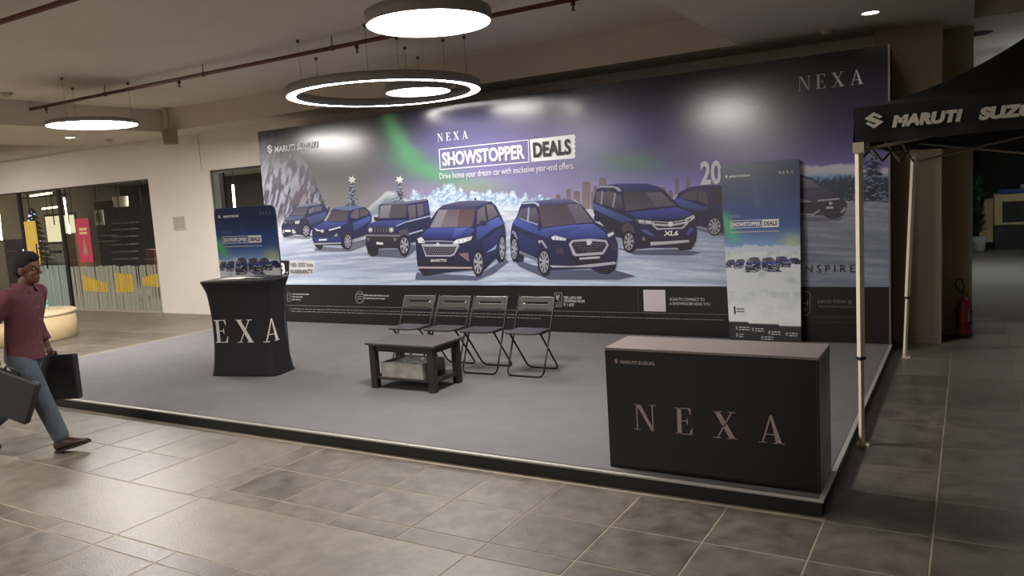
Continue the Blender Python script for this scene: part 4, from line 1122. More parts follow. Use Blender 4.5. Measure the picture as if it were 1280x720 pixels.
s_ = -.655
for ch_ in 'NEXA':
    obj('letter', fine_letters(ch_, s_, 0, .255, .375), M_PLET, pd); s_ += SERIF[ch_][0] * .255 + .118

# papers lying on it
pp = MB().box(-.15, .15, -.105, .105, 0, .004); o = link('paper_stack', pp.mesh('paper_stack', mat('white_paper', (220, 214, 206), .6)), None, (-7.14, 5.93, SZ + PH + .0215)); o.rotation_euler = (0, 0, math.radians(14))
tag(o, 'white sheets of paper lying on the black fabric counter', 'paper')
pp = MB().box(-.17, .17, -.12, .12, 0, .014, .003); o = link('black_folder', pp.mesh('black_folder', mat('folder_plastic', (36, 36, 40), .3)), None, (-6.78, 6.02, SZ + PH + .0215)); o.rotation_euler = (0, 0, math.radians(-6))
tag(o, 'thin dark folder lying on the black fabric counter', 'folder')

# ================================================================== coffee table with a carton on its shelf
tb = thing('coffee_table', 'dark brown wooden coffee table with a lower shelf', 'table', (-4.69, 5.96, SZ))
M_WOOD = mat('dark_wood', (44, 37, 36), 0.36, var=0.18, vscale=5, stretch=(1, 9, 9))
M_TOP = mat('table_top', (66, 58, 56), 0.34, var=0.1, vscale=4, stretch=(1, 8, 8))
hx, hy, hz = .415, .255, .455
obj('tabletop', MB().box(-hx, hx, -hy, hy, hz - .022, hz, .004), M_TOP, tb)
for sx in (-1, 1):
    for sy in (-1, 1):
        xx, yy = sx * (hx - .065), sy * (hy - .055)
        obj('leg', MB().box(xx - .034, xx + .034, yy - .034, yy + .034, 0, hz - .0225, .003), M_WOOD, tb)
for sy in (-1, 1): obj('apron', MB().box(-hx + .10, hx - .10, sy * (hy - .05) - .012, sy * (hy - .05) + .012, hz - .085, hz - .0225), M_WOOD, tb)
for sx in (-1, 1): obj('apron', MB().box(sx * (hx - .06) - .012, sx * (hx - .06) + .012, -hy + .09, hy - .09, hz - .085, hz - .0225), M_WOOD, tb)
sh = obj('shelf', MB().box(-hx + .10, hx - .10, -hy + .03, hy - .03, .095, .112), M_WOOD, tb)
for sx in (-1, 1): obj('shelf_rail', MB().box(sx * (hx - .065) - .02, sx * (hx - .065) + .02, -hy + .09, hy - .09, .085, .125), M_WOOD, tb)
cb = thing('carton', 'open grey carton lined with plastic on the coffee table shelf', 'box', (-4.72, 5.96, SZ + .1125))
M_CARD = mat('grey_card', (150, 146, 140), 0.6, var=0.3, vscale=9)
w, d, h = .25, .185, .145
obj('tray', MB().box(-w, w, -d, -d + .01, 0, h).box(-w, w, d - .01, d, 0, h).box(-w, -w + .01, -d + .01, d - .01, 0, h).box(w - .01, w, -d + .01, d - .01, 0, h).box(-w + .01, w - .01, -d + .01, d - .01, 0, .008), M_CARD, cb)
b = MB(); N_ = 14; rr = random.Random(3)
vs = [(-w + .012 + (2 * w - .024) * i / N_, -d + .012 + (2 * d - .024) * j / N_, h - .03 + rr.uniform(-.012, .018)) for j in range(N_ + 1) for i in range(N_ + 1)]
b.add(vs, [(j * (N_ + 1) + i, j * (N_ + 1) + i + 1, (j + 1) * (N_ + 1) + i + 1, (j + 1) * (N_ + 1) + i) for j in range(N_) for i in range(N_)])
obj('plastic_lining', b, mat('clear_plastic', (215, 213, 208), 0.2), cb)

# ================================================================== folding chairs
CG = 'row of black folding chairs on the stage'
CL = 'black folding chair at the end of the row towards the tall standee'
M_TUBE = mat('black_tube', (30, 28, 28), 0.32, metal=0.4)
M_SEAT = mat('black_seat', (48, 45, 45), 0.30, var=0.05)
M_BACK = mat('black_backrest', (74, 71, 70), 0.26)
def u_path(hw, ya, za, yb, zb, r=.05):
    """inverted-U / U tube: from (−hw, ya, za) down to yb, zb, across, and up again"""
    d = Vector((0, ya - yb, za - zb)).normalized()
    pts = [(-hw, ya, za)]
    c = Vector((-hw, yb, zb))
    pts += [tuple(c + d * r)]
    for k in range(1, 5):
        a = PI / 2 * k / 4; pts.append(tuple(c + d * r * (1 - math.sin(a)) + Vector((r * (1 - math.cos(a)), 0, 0))))
    m_ = [(-p[0], p[1], p[2]) for p in pts[::-1]]
    return pts + m_
ch = thing('folding_chair', CL, 'chair', (-3.80, 6.73, SZ), 0, CG)
R_ = .0095
obj('front_leg_frame', MB().ring(u_path(.205, .172, .765, -.18, R_), R_, 8), M_TUBE, ch)
obj('rear_leg_frame', MB().ring(u_path(.178, -.135, .432, .215, R_), R_, 8), M_TUBE, ch)
b = MB(); b.prism([(x, y) for x, y in [(-.185, .07), (-.185, -.18), (-.16, -.235), (-.10, -.25), (.10, -.25), (.16, -.235), (.185, -.18), (.185, .07)]], .438, .452, 'z')
obj('seat', b, M_SEAT, ch)
for x in (-.194, .194): obj('seat_rail', MB().ring([(x, -.18, .436), (x, .02, .436)], .008, 6), M_TUBE, ch)
obj('hinge_bar', MB().ring([(-.205, .024, .445), (.205, .024, .445)], .008, 6), M_TUBE, ch)
# backrest plate bent a little, with a long hand slot
def back_plate():
    b = MB(); dirv = Vector((0, .352, .765)).normalized(); nrm = Vector((0, -dirv.z, dirv.y))
    xs = [-.205, -.19, -.16, -.135, -.12, 0, .12, .135, .16, .19, .205]
    hs = [.0, .012, .052, .058, .082, .088, .125, .137]
    base = Vector((0, -.18, 0)) + dirv * .70
    def pt(x, h, o):
        low = .028 * max(0, (abs(x) - .12) / .085) if h < .03 else 0
        topd = .012 * max(0, (abs(x) - .16) / .045) if h > .12 else 0
        hh = h - low * 1.0 - topd
        bend = .018 * (1 - (x / .205) ** 2)
        p = base + dirv * hh + nrm * (o - bend) * 1.0
        return (x, p.y, p.z)
    for o in (.006, -.002):
        vs = [pt(x, h, o) for h in hs for x in xs]; nx = len(xs); fs = []
        for j in range(len(hs) - 1):
            for i in range(nx - 1):
                if 3 <= j <= 3 and 3 <= i <= 6: continue
                fs.append((j * nx + i, j * nx + i + 1, (j + 1) * nx + i + 1, (j + 1) * nx + i))
        b.add(vs, fs, True)
    # rims: outer border and slot border
    nx = len(xs); off_ = nx * len(hs); 
    def strip(idx):
        for a_, c_ in zip(idx, idx[1:] + idx[:1]): b.f.append((a_, c_, c_ + off_, a_ + off_))
    nz = len(hs)
    strip([i for i in range(nx)] + [j * nx + nx - 1 for j in range(1, nz)] + [(nz - 1) * nx + i for i in range(nx - 2, -1, -1)] + [j * nx for j in range(nz - 2, 0, -1)])
    strip([3 * nx + i for i in range(3, 8)] + [4 * nx + i for i in range(7, 2, -1)])
    return b
obj('backrest', back_plate(), M_BACK, ch)
for x, lb_ in ((-4.335, 'second black folding chair of the row, counted from the tall standee'), (-4.805, 'third black folding chair of the row, counted from the tall standee'), (-5.28, 'black folding chair at the end of the row towards the fabric counter')):
    dup(ch, (x, 6.73 + random.uniform(-.02, .02), SZ), lb_, math.radians(random.uniform(-2, 2)))

# ================================================================== pop-up canopy tent
tn = thing('canopy_tent', 'black pop-up canopy tent with white legs and silver lettering on its valance', 'tent', (0.86, 7.26, 0))
TX0, TX1, TY0, TY1 = -0.645, 2.36, 5.77, 8.75
M_LEG = mat('white_powder_coat', (226, 214, 192), 0.4)
M_CLOTH = mat('black_canopy_cloth', (17, 17, 19), 0.6, spec=0.4, var=0.1, vscale=6, bump=0.15, bscale=14)
def leg(x, y, foot=True, lean=(0, 0)):
    lx, ly = x + lean[0], y + lean[1]
    o = obj('leg', MB().ring([(lx * .72 + x * .28, ly * .72 + y * .28, .62), (x, y, 2.08)], .026, 4, smooth=False), M_LEG, tn, True)
    lo = obj('lower_leg', MB().ring([(lx, ly, .01), (lx * .70 + x * .30, ly * .70 + y * .30, .66)], .019, 4, smooth=False), M_LEG, o, True)
    obj('clamp', MB().ring([(lx * .72 + x * .28, ly * .72 + y * .28, .612), (lx * .72 + x * .28, ly * .72 + y * .28, .632)], .032, 4, smooth=False), M_BLACK, o, True)
    obj('foot_plate', MB().box(lx - .03, lx + .05, ly - .04, ly + .04, 0, .012), M_LEG, o, True)
    obj('corner_bracket', MB().box(x - .035, x + .035, y - .035, y + .035, 2.03, 2.10), mat('bracket', (196, 186, 166), .45), o, True)
leg(TX0, TY0); leg(-.478, TY1, lean=(-.087, 0)); leg(TX1, TY0); leg(TX1, TY1)
M_BAR = mat('grey_truss_bar', (150, 140, 122), 0.45, metal=0.3)
def scissor(p, q, z0, z1, n):
    P, Q = Vector(p), Vector(q)
    for k in range(n):
        a = P.lerp(Q, k / n); c = P.lerp(Q, (k + 1) / n)
        for za, zb in ((z0, z1), (z1, z0)):
            obj('truss_bar', MB().ring([(a.x, a.y, za), (c.x, c.y, zb)], .011, 4, smooth=False), M_BAR, tn, True)
scissor((TX0, TY0 + .03, 0), (-.478, TY1 - .03, 0), 1.98, 2.16, 3)
scissor((-.45, TY1, 0), (TX1, TY1, 0), 1.98, 2.16, 3)
scissor((TX0 + .03, TY0 + .03, 0), (TX1, TY0 + .03, 0), 2.05, 2.26, 2)
scissor((TX1, TY0, 0), (TX1, TY1, 0), 2.05, 2.26, 2)
# roof: four concave cloth faces up to the peak
CXT, CYT, ZE, ZP = (TX0 + TX1) / 2, (TY0 + TY1) / 2, 2.33, 3.22
b = MB(); NR = 12; NS = 16
def prof(t): return ZE + (ZP - ZE) * (0.20 * t + .80 * t ** 1.8)
for s in range(4):
    cs = [(TX0, TY0), (TX1, TY0), (TX1, TY1), (TX0, TY1)]
    a, c = cs[s], cs[(s + 1) % 4]; vs = []; fs = []
    for j in range(NR + 1):
        t = j / NR
        for i in range(NS + 1):
            e = (a[0] + (c[0] - a[0]) * i / NS, a[1] + (c[1] - a[1]) * i / NS)
            sag = -.05 * math.sin(PI * i / NS) * (1 - t) * math.sin(PI * min(1, t * 1.3))
            vs.append((e[0] + (CXT - e[0]) * t, e[1] + (CYT - e[1]) * t, prof(t) + sag))
    for j in range(NR):
        for i in range(NS): fs.append((j * (NS + 1) + i, j * (NS + 1) + i + 1, (j + 1) * (NS + 1) + i + 1, (j + 1) * (NS + 1) + i))
    b.add(vs, fs, True)
obj('roof_cloth', b, M_CLOTH, tn, True)
def valance(a, c, nrm):
    b = MB(); n = 40; vs = []
    for j in range(5):
        for i in range(n + 1):
            t = i / n
            wv = .008 * math.sin(t * 23 + j * .8) * (j / 4) + .004 * math.sin(t * 61)
            z = ZE - .235 * j / 4 - .004 * math.sin(t * 17) * j / 4
            vs.append((a[0] + (c[0] - a[0]) * t + nrm[0] * (.012 + wv), a[1] + (c[1] - a[1]) * t + nrm[1] * (.012 + wv), z))
    b.add(vs, [(j * (n + 1) + i, j * (n + 1) + i + 1, (j + 1) * (n + 1) + i + 1, (j + 1) * (n + 1) + i) for j in range(4) for i in range(n)], True)
    return obj('valance', b, M_CLOTH, tn, True)
valance((TX0 - .02, TY0 - .02), (TX1 + .02, TY0 - .02), (0, -1)); valance((TX1 + .02, TY0 - .02), (TX1 + .02, TY1 + .02), (1, 0))
valance((TX1 + .02, TY1 + .02), (TX0 - .02, TY1 + .02), (0, 1)); valance((TX0 - .02, TY1 + .02), (TX0 - .02, TY0 - .02), (-1, 0))
M_SILV = mat('silver_print', (206, 200, 186), 0.45)
TL = Vector(tn.location); yv = TY0 - .056 - TL.y
link('emblem', s_mark(.115, .105).mesh('emblem', M_SILV), tn, (-.603 - TL.x, yv, 2.182 - TL.z))
text('MARUTI', -.44 - TL.x, 2.183, .40, .068, M_SILV, tn, y=yv, bold=.07, shear=.18)
text('SUZUKI', .045 - TL.x, 2.180, .40, .068, M_SILV, tn, y=yv, bold=.07, shear=.18)

# ================================================================== fire extinguisher in a wire stand
fe = thing('fire_extinguisher', 'red fire extinguisher with black hose beside the column', 'extinguisher', (-.055, 9.985, 0))
M_RED = mat('red_enamel', (128, 34, 27), 0.35)
obj('cylinder', MB().lathe([(.001, .035), (.068, .035), (.072, .05), (.072, .38), (.066, .415), (.045, .44), (.022, .452), (.020, .475), (.001, .475)], n=28), M_RED, fe)
obj('label_panel', MB().add([(.0728 * math.cos(a), .0728 * math.sin(a), z) for z in (.19, .33) for a in [-.9 + .2 * k for k in range(9)]], [(k, k + 1, 10 + k, 9 + k) for k in range(8)], True), mat('pale_label', (168, 168, 166), .5), fe)
obj('valve', MB().lathe([(.001, .475), (.02, .475), (.02, .51), (.012, .52), (.001, .52)], n=14).box(-.012, .07, -.008, .008, .512, .522).box(-.012, .06, -.008, .008, .535, .545).box(-.014, .008, -.008, .008, .50, .55), mat('brass', (150, 120, 70), .35, metal=.8), fe)
hp = [(-.015, -.02, .51), (-.06, -.03, .55), (-.085, -.03, .61), (-.06, -.03, .665), (-.015, -.03, .66), (.005, -.045, .60), (-.005, -.075, .50), (-.03, -.085, .40), (-.03, -.085, .33)]
obj('hose', MB().ring(hp, [.009] * 8 + [.014], 8), M_BLACK, fe)
ws = thing('wire_stand', 'black wire stand holding the red fire extinguisher', 'stand', (-.055, 9.985, 0))
for z in (.30, .17, .03):
    obj('hoop', MB().ring([(.088 * math.cos(a), .088 * math.sin(a), z) for a in [2 * PI * k / 24 for k in range(25)]], .006, 6), M_BLACK, ws)
for k in range(4):
    a = PI / 4 + k * PI / 2; x, y = .094 * math.cos(a), .094 * math.sin(a)
    obj('upright', MB().ring([(x * 1.15, y * 1.15, 0), (x, y, .03), (x, y, .34)], .007, 6), M_BLACK, ws)

# ================================================================== round bench and bottle
bn = thing('round_bench', 'round beige upholstered drum bench in front of the shop window', 'bench', (-13.74, 7.02, 0))
M_BEIGE = mat('beige_vinyl', (204, 180, 140), 0.5, var=0.04)
obj('drum', MB().lathe([(.001, .0), (.74, 0), (.75, .01), (.75, .40), (.001, .40)], n=56), M_BEIGE, bn)
obj('seat_cushion', MB().lathe([(.001, .401), (.755, .401), (.768, .415), (.768, .445), (.75, .46), (.001, .462)], n=56), mat('cream_vinyl', (214, 196, 160), 0.45), bn)
bo = thing('water_bottle', 'small clear plastic water bottle standing on the round bench', 'bottle', (-13.77, 7.41, .4625))
obj('body', MB().lathe([(.001, 0), (.032, .002), (.034, .02), (.032, .06), (.034, .10), (.032, .13), (.013, .175), (.013, .19), (.001, .19)], n=18), mat('clear_bottle', (196, 210, 206), .1, alpha=.75), bo)
obj('wrapper', MB().lathe([(.0348, .075), (.0348, .125)], n=18), mat('green_wrapper', (60, 160, 140), .5), bo)
obj('cap', MB().lathe([(.001, .205), (.015, .205), (.015, .188), (.001, .188)], n=14), mat('white_cap', (220, 220, 220), .5), bo)
# ================================================================== ceiling fittings
M_HOUSING = mat('lamp_housing', (140, 137, 134), 0.45)
M_DIFF = emit('lamp_diffuser', (255, 250, 243), LAMP)
M_CABLE = mat('steel_cable', (92, 86, 80), 0.5)
def cables(parent, pts, z0):
    for x, y in pts:
        c = obj('cable', MB().ring([(x, y, z0), (x, y, ZM)], .0022, 5), M_CABLE, parent, True)
        obj('ceiling_cup', MB().lathe([(.001, 0), (.02, 0), (.02, .03), (.001, .03)], (x, y, ZM - .03), 10), M_CABLE, c, True)
M_DIFF2 = emit('ring_diffuser', (255, 250, 243), RING * 1.2)
def disc_lamp(label, x, y, r, z, h=.09, n=3, ph=0.5, diff=None):
    t = thing('disc_pendant_lamp', label, 'lamp', (x, y, z), 0, 'round pendant lamps')
    obj('housing', MB().lathe([(r - .012, .0), (r, .0), (r, h), (r - .02, h + .01), (.001, h + .01)], (x, y, z), 64), M_HOUSING, t, True)
    obj('diffuser', MB().lathe([(.001, .004), (r - .03, .004), (r - .012, .006)], (x, y, z), 64), diff or M_DIFF, t, True)
    cables(t, [(x + r * .86 * math.cos(ph + 2 * PI * k / n), y + r * .86 * math.sin(ph + 2 * PI * k / n)) for k in range(n)], z + h)
    return t
disc_lamp('large glowing disc pendant lamp closest to the red pipe crossing in mid ceiling', -3.44, 4.84, .465, 3.18)
disc_lamp('small glowing disc pendant lamp seen through the ring lamp', -5.73, 7.74, .395, 3.20, diff=M_DIFF2)
disc_lamp('glowing disc pendant lamp hanging alone near the shopfront soffit', -10.45, 6.56, .578, 3.22, .05, ph=.9)
rg = thing('ring_pendant_lamp', 'large glowing ring pendant lamp with dark rim', 'lamp', (-6.08, 7.54, 3.20))
RO, RI = 1.155, 1.035
obj('housing', MB().lathe([(RO - .008, 0), (RO, 0), (RO, .10), (RI, .10), (RI, 0), (RI + .008, 0)], (-6.08, 7.54, 3.20), 96), M_HOUSING, rg, True)
obj('diffuser', MB().lathe([(RI + .008, .003), (RO - .008, .003)], (-6.08, 7.54, 3.20), 96), M_DIFF2, rg, True)
cables(rg, [(-6.587, 6.685), (-7.20, 7.60), (-5.152, 7.939), (-5.55, 6.63), (-6.3, 8.55)], 3.30)
obj('driver_box', MB().box(-5.62, -5.52, 8.40, 8.50, 3.30, 3.42), M_HOUSING, rg, True)

# unseen pendants added to fill the hall with light
for lab, x, y in (('unseen disc lamp added for fill high over the aisle in front of the stage', -8.5, -.9), ('unseen disc lamp added for fill in the bay beyond the shopfront soffit', -18.4, 6.0),
                  ('unseen disc lamp added for fill in the bay by the entrance', -18.4, 1.0), ('unseen disc lamp added for fill at the back of the hall', -5.0, -4.5)):
    disc_lamp(lab, x, y, .6, 3.62, .07)

# small recessed downlights
M_SPOT = emit('downlight_glow', (255, 236, 206), 14)
def downlight(label, x, y, z, r=.075, w=18):
    t = thing('downlight', label, 'light', (x, y, z), 0, 'small recessed downlights')
    obj('bezel', MB().lathe([(r, -.004), (r + .02, -.006), (r + .022, 0), (r, 0)], (x, y, z), 28), mat('white_bezel', (206, 198, 186), .5), t, True)
    obj('lens', MB().lathe([(.001, -.003), (r, -.003)], (x, y, z), 28), M_SPOT, t, True)
    l = bpy.data.lights.new('downlight', 'SPOT'); l.energy = w; l.spot_size = math.radians(110); l.spot_blend = 1.0; l.color = (1, .93, .84); l.shadow_soft_size = .06
    o = bpy.data.objects.new('beam', l); COL.objects.link(o); o.location = (0, 0, -.02); o.parent = t
downlight('lit downlight in the soffit above the right end of the backdrop', -.83, 8.44, ZS, w=14)
downlight('lit downlight in the soffit near the shopfront', -13.81, 8.22, ZS)
# unseen downlights added to brighten the floor of hall and aisle
DL = 'unseen downlight added for fill in the soffit along the shopfront hall'
for x, y in ((-13.81, 5.4), (-13.81, 2.6), (-13.81, -.4)): downlight(DL, x, y, ZS, w=120)
DL = 'unseen downlight added for fill in the high ceiling over the aisle in front of the stage'
downlight('unseen downlight added for fill in the right-hand soffit before the stage corner', -1.0, 2.4, ZS, w=30)  # likewise added, for the column and the right-hand floor
for x, y in ((-9.5, 2.0), (-6.8, 1.6), (-4.4, 1.2), (-9.5, -1.5), (-6.2, -2.0)): downlight(DL, x, y, ZM, w=125)

# smoke detectors
def detector(label, x, y, z, r=.06):
    t = thing('smoke_detector', label, 'detector', (x, y, z), 0, 'ceiling smoke detectors')
    obj('base', MB().lathe([(.001, -.018), (r, -.018), (r, 0)], (x, y, z), 24), mat('detector_white', (170, 158, 140), .5), t, True)
    obj('sensor_head', MB().lathe([(.001, -.05), (r * .5, -.048), (r * .72, -.036), (r * .78, -.018)], (x, y, z), 24), mat('detector_white', (170, 158, 140), .5), t, True)
detector('smoke detector on the dark soffit above the backdrop', -1.307, 9.215 - .2, ZS, .075)
p = on_z(137, 174, ZS); detector('smoke detector on the soffit between pendant disc and wall', p.x, p.y, ZS)
p = on_z(8, 116, ZM); detector('smoke detector on the high ceiling left of the pipe end', p.x, p.y, ZM, .08)
p = on_z(184, 178, ZS); detector('smoke detector on the soffit beside the box speaker', p.x, p.y, ZS, .045)

# sprinkler pipes
M_PIPE = mat('red_brown_pipe', (96, 52, 42), 0.5, var=0.1, vscale=6)
def pipe(label, y, x0, x1, z, hang, heads):
    t = thing('sprinkler_pipe', label, 'pipe', ((x0 + x1) / 2, y, z))
    obj('pipe', MB().ring([(x0, y, z), (x1, y, z)], .024, 12), M_PIPE, t, True)
    obj('end_cap', MB().ring([(x0 - .03, y, z), (x0 + .05, y, z)], .031, 12), M_PIPE, t, True)
    for x in hang:
        h = obj('hanger', MB().ring([(x, y, z + .026), (x, y, ZM)], .006, 6), M_CABLE, t, True)
        obj('clip', MB().ring([(x - .012, y, z), (x + .012, y, z)], .032, 12), M_CABLE, h, True)
    for x in heads:
        h = obj('sprinkler_head', MB().lathe([(.001, 0), (.022, 0), (.022, -.035), (.010, -.045), (.010, -.075), (.001, -.075)], (x, y, z - .02), 12), M_PIPE, t, True)
        obj('deflector', MB().lathe([(.001, -.083), (.022, -.083), (.022, -.079), (.001, -.079)], (x, y, z - .02), 12), M_CABLE, h, True)
pipe('long red-brown sprinkler pipe running above the stage', 6.83, -12.75, XRT, 3.675, (-12.72, -10.5, -8.41, -6.21, -4.4), (-12.0, -8.9, -5.85, -3.2))
pipe('red-brown sprinkler pipe in front of the stage', 3.86, -12.3, XRT, 3.675, (-11.0, -8.8), (-9.6,))
# box speaker under the ceiling
sp = thing('box_speaker', 'pale box speaker hanging from a bracket beside the soffit corner', 'speaker', (-12.1, 8.98, 3.2))
obj('bracket', MB().ring([(-12.1, 8.98, 3.42), (-12.1, 8.98, ZM)], .02, 8).box(-12.16, -12.04, 8.93, 9.03, ZM - .015, ZM), mat('pale_bracket', (176, 164, 146), .6), sp, True)
obj('cabinet', MB().prism([(-12.215, 3.44), (-11.985, 3.44), (-12.0, 3.17), (-12.17, 3.17)], 8.90, 9.06), mat('speaker_white', (158, 146, 128), .6), sp, True)
obj('grille', MB().prism([(-12.195, 3.42), (-12.005, 3.42), (-12.02, 3.19), (-12.155, 3.19)], 8.894, 8.9), mat('speaker_grille', (138, 126, 110), .7), sp, True)
# switch plate on the white wall
sw = thing('wall_panel', 'small white access panel with switches on the plaster pier', 'panel', (-13.2, WY, 1.77))
obj('plate', MB().box(-13.38, -13.03, WY - .012, WY, 1.64, 1.91, .004), mat('plate_white', (196, 186, 176), .5), sw, True)
for k in range(2):
    for j in range(2): obj('switch', MB().box(-13.34 + k * .16, -13.22 + k * .16, WY - .022, WY - .012, 1.68 + j * .11, 1.77 + j * .11, .003), mat('switch_white', (180, 170, 162), .4), sw, True)

# ================================================================== inside the shop
def poster(label, x0, x1, z0, z1, y, m, lean=0):
    t = thing('hanging_poster', label, 'poster', ((x0 + x1) / 2, y, z0)); obj('sheet', MB().box(x0, x1, y, y + .006, z0, z1), m, t, True); return t
t = poster('pink poster with a pale tree hanging behind the shop glass', -16.70, -16.22, 1.06, 2.0, WY + .022, mat('pink_paper', (196, 60, 88), .5))
pk = MB().prism([(-16.46, 1.62), (-16.41, 1.42), (-16.43, 1.42), (-16.36, 1.24), (-16.44, 1.24), (-16.44, 1.18), (-16.48, 1.18), (-16.48, 1.24), (-16.56, 1.24), (-16.49, 1.42), (-16.51, 1.42)], WY + .018, WY + .022)
obj('printed_tree', pk, mat('sage_print', (160, 140, 110), .6), t, True)
obj('printed_heading', MB().box(-16.60, -16.32, WY + .018, WY + .022, 1.74, 1.80).box(-16.60, -16.32, WY + .018, WY + .022, 1.66, 1.71), mat('cream_print', (236, 196, 140), .6), t, True)
t = poster('tall yellow poster on the glass door', -18.73, -18.25, 1.0, 2.02, WY + .012, mat('yellow_paper', (222, 186, 84), .5))
obj('printed_motif', MB().prism([(-18.62, 1.22), (-18.50, 1.36), (-18.36, 1.22), (-18.50, 1.08)], WY + .008, WY + .012), mat('red_print', (190, 80, 60), .5), t, True)
# black pendant frame rails inside the shop window
rl = thing('display_rail', 'black metal display frame hanging inside the shop window', 'frame', (-15.9, 10.6, 2.2))
for x in (-17.1, -16.3, -15.5, -14.75): obj('drop_rod', MB().ring([(x, 10.6, 1.35), (x, 10.6, 3.1)], .014, 6), M_BLACK, rl, True)
obj('top_rail', MB().ring([(-17.2, 10.6, 2.62), (-14.3, 10.6, 2.62)], .016, 6), M_BLACK, rl, True)
for k in range(7): obj('hook', MB().ring([(-15.6 + k * .2, 10.6, 2.62), (-15.6 + k * .2, 10.6, 2.72)], .008, 5), M_BLACK, rl, True)
rl2 = thing('display_rail', 'black metal display frame hanging behind the glass door', 'frame', (-19.2, 10.6, 2.2))
for x in (-19.9, -18.9, -18.3): obj('drop_rod', MB().ring([(x, 10.6, 1.9), (x, 10.6, 3.1)], .014, 6), M_BLACK, rl2, True)
obj('top_rail', MB().ring([(-20.3, 10.6, 2.60), (-18.2, 10.6, 2.60)], .016, 6), M_BLACK, rl2, True)
# tube lights
def tube(label, a, b, r=.02, e=26):
    t = thing('tube_light', label, 'light', ((a[0] + b[0]) / 2, (a[1] + b[1]) / 2, min(a[2], b[2])))
    for e_ in (a, b): obj('hanging_wire', MB().ring([(e_[0], e_[1] + .03, e_[2]), (e_[0], e_[1] + .03, 3.1)], .004, 5), M_CABLE, t, True)
    obj('tube', MB().ring([a, b], r, 8), emit('tube_glow_%d' % e, (255, 226, 178), e), t, True)
    d = (Vector(b) - Vector(a)).normalized() * .05
    obj('cap', MB().ring([Vector(a) - d, Vector(a)], r * 1.2, 8), M_BLACK, t, True); obj('cap', MB().ring([Vector(b), Vector(b) + d], r * 1.2, 8), M_BLACK, t, True)
pa, pb = on_y(80, 247, 11.6), on_y(87, 292, 11.6)
tube('upright glowing tube light inside the shop beside the pink poster', tuple(pa), tuple(pb))
pa, pb = on_y(-2, 262, 11.6), on_y(2, 300, 11.6)
tube('upright glowing tube light inside the shop beside the far door frame', tuple(pa), tuple(pb))
pa, pb = on_y(291, 231, 11.2), on_y(294, 268, 11.2)
tube('upright glowing tube light behind the window beside the backdrop', tuple(pa), tuple(pb), .022, 22)
pa, pb = on_y(38, 245, 12.8), on_y(66, 241, 12.8)
tube('level glowing tube light under the shop ceiling', tuple(pa), tuple(pb), .025, 12)
pa, pb = on_y(53, 261, 13.6), on_y(78, 258, 13.6)
tube('level glowing tube light deep inside the shop', tuple(pa), tuple(pb), .025, 9)
# christmas tree with lights
p = on_y(49, 330, 12.6)
tr = thing('christmas_tree', 'small dark christmas tree with coloured lights inside the shop', 'tree', (p.x, 12.6, 0))
zb, zt = on_y(49, 326, 12.6).z, on_y(49, 258, 12.6).z
tp = obj('stand', MB().lathe([(.001, 0), (.16, 0), (.14, .02), (.03, .03), (.03, zb + .1), (.001, zb + .1)], n=14), M_BLACK, tr)
b = MB(); r = random.Random(8)
for k in range(10):
    t_ = k / 10; z = zb + (zt - zb) * t_; rad = .40 * (1 - t_) + .05
    for j in range(14):
        a = 2 * PI * j / 14 + k * .3; tip = (rad * math.cos(a), rad * math.sin(a), z - .02 + r.uniform(-.03, .03)); w = .07
        b.add([(0, 0, z + .16), (tip[0] - w * math.sin(a), tip[1] + w * math.cos(a), tip[2]), tip, (tip[0] + w * math.sin(a), tip[1] - w * math.cos(a), tip[2])], [(0, 1, 2), (0, 2, 3)])
obj('branches', b, mat('pine_green', (24, 40, 32), .8), tr)
for k in range(26):
    t_ = r.random(); a = r.uniform(PI, 2 * PI); rad = .40 * (1 - t_) + .04; z = zb + (zt - zb) * t_
    b = MB().lathe([(.001, -.016), (.014, -.008), (.014, .008), (.001, .016)], (rad * math.cos(a), rad * math.sin(a), z), 6)
    cname = r.choice(('teal', 'violet', 'white')); ccol = dict(teal=(90, 230, 220), violet=(170, 110, 240), white=(240, 240, 255))[cname]
    obj('bulb', b, emit('bulb_' + cname, ccol, 4), tr)
# bright counter screen area, shelving, picture, hanging lampshade, crates
p0, p1 = on_y(56, 271, 13.2), on_y(75, 302, 13.2)
lb = thing('light_panel', 'bright cream lit menu panel inside the shop behind the door', 'panel', ((p0.x + p1.x) / 2, 13.2, p1.z))
obj('lit_face', MB().box(p0.x, on_y(92, 271, 13.2).x, 13.2, 13.21, p1.z, p0.z), emit('panel_glow', (250, 232, 190), 1.1), lb, True)
for x_ in (p0.x + .1, on_y(92, 271, 13.2).x - .1): obj('hanging_rod', MB().ring([(x_, 13.23, p0.z), (x_, 13.23, 3.1)], .012, 6), M_BLACK, lb, True)
obj('surround', MB().box(p0.x - .06, on_y(92, 271, 13.2).x + .06, 13.211, 13.25, p1.z - .06, p0.z + .06), M_FRAME, lb, True)
p0, p1 = on_y(49, 305, 12.9), on_y(76, 385, 12.9)
ctn = thing('service_counter', 'grey service counter inside the shop beneath the lit panel', 'counter', ((p0.x + p1.x) / 2, 13.0, 0))
obj('front_panel', MB().box(p0.x, p1.x + .5, 12.9, 12.96, 0, on_y(60, 330, 12.9).z), mat('counter_grey', (120, 124, 126), .5), ctn, True)
obj('counter_top', MB().box(p0.x - .05, p1.x + .55, 12.85, 13.15, on_y(60, 330, 12.9).z + .001, on_y(60, 330, 12.9).z + .05), mat('counter_pale', (170, 170, 168), .4), ctn, True)
ya = 15.2
def on_shop(x, y): return on_y(x, y, ya)
su = thing('wall_shelving', 'dark wall shelving with pale shelf edges inside the shop', 'shelving', (on_shop(140, 350).x, ya + .2, 0))
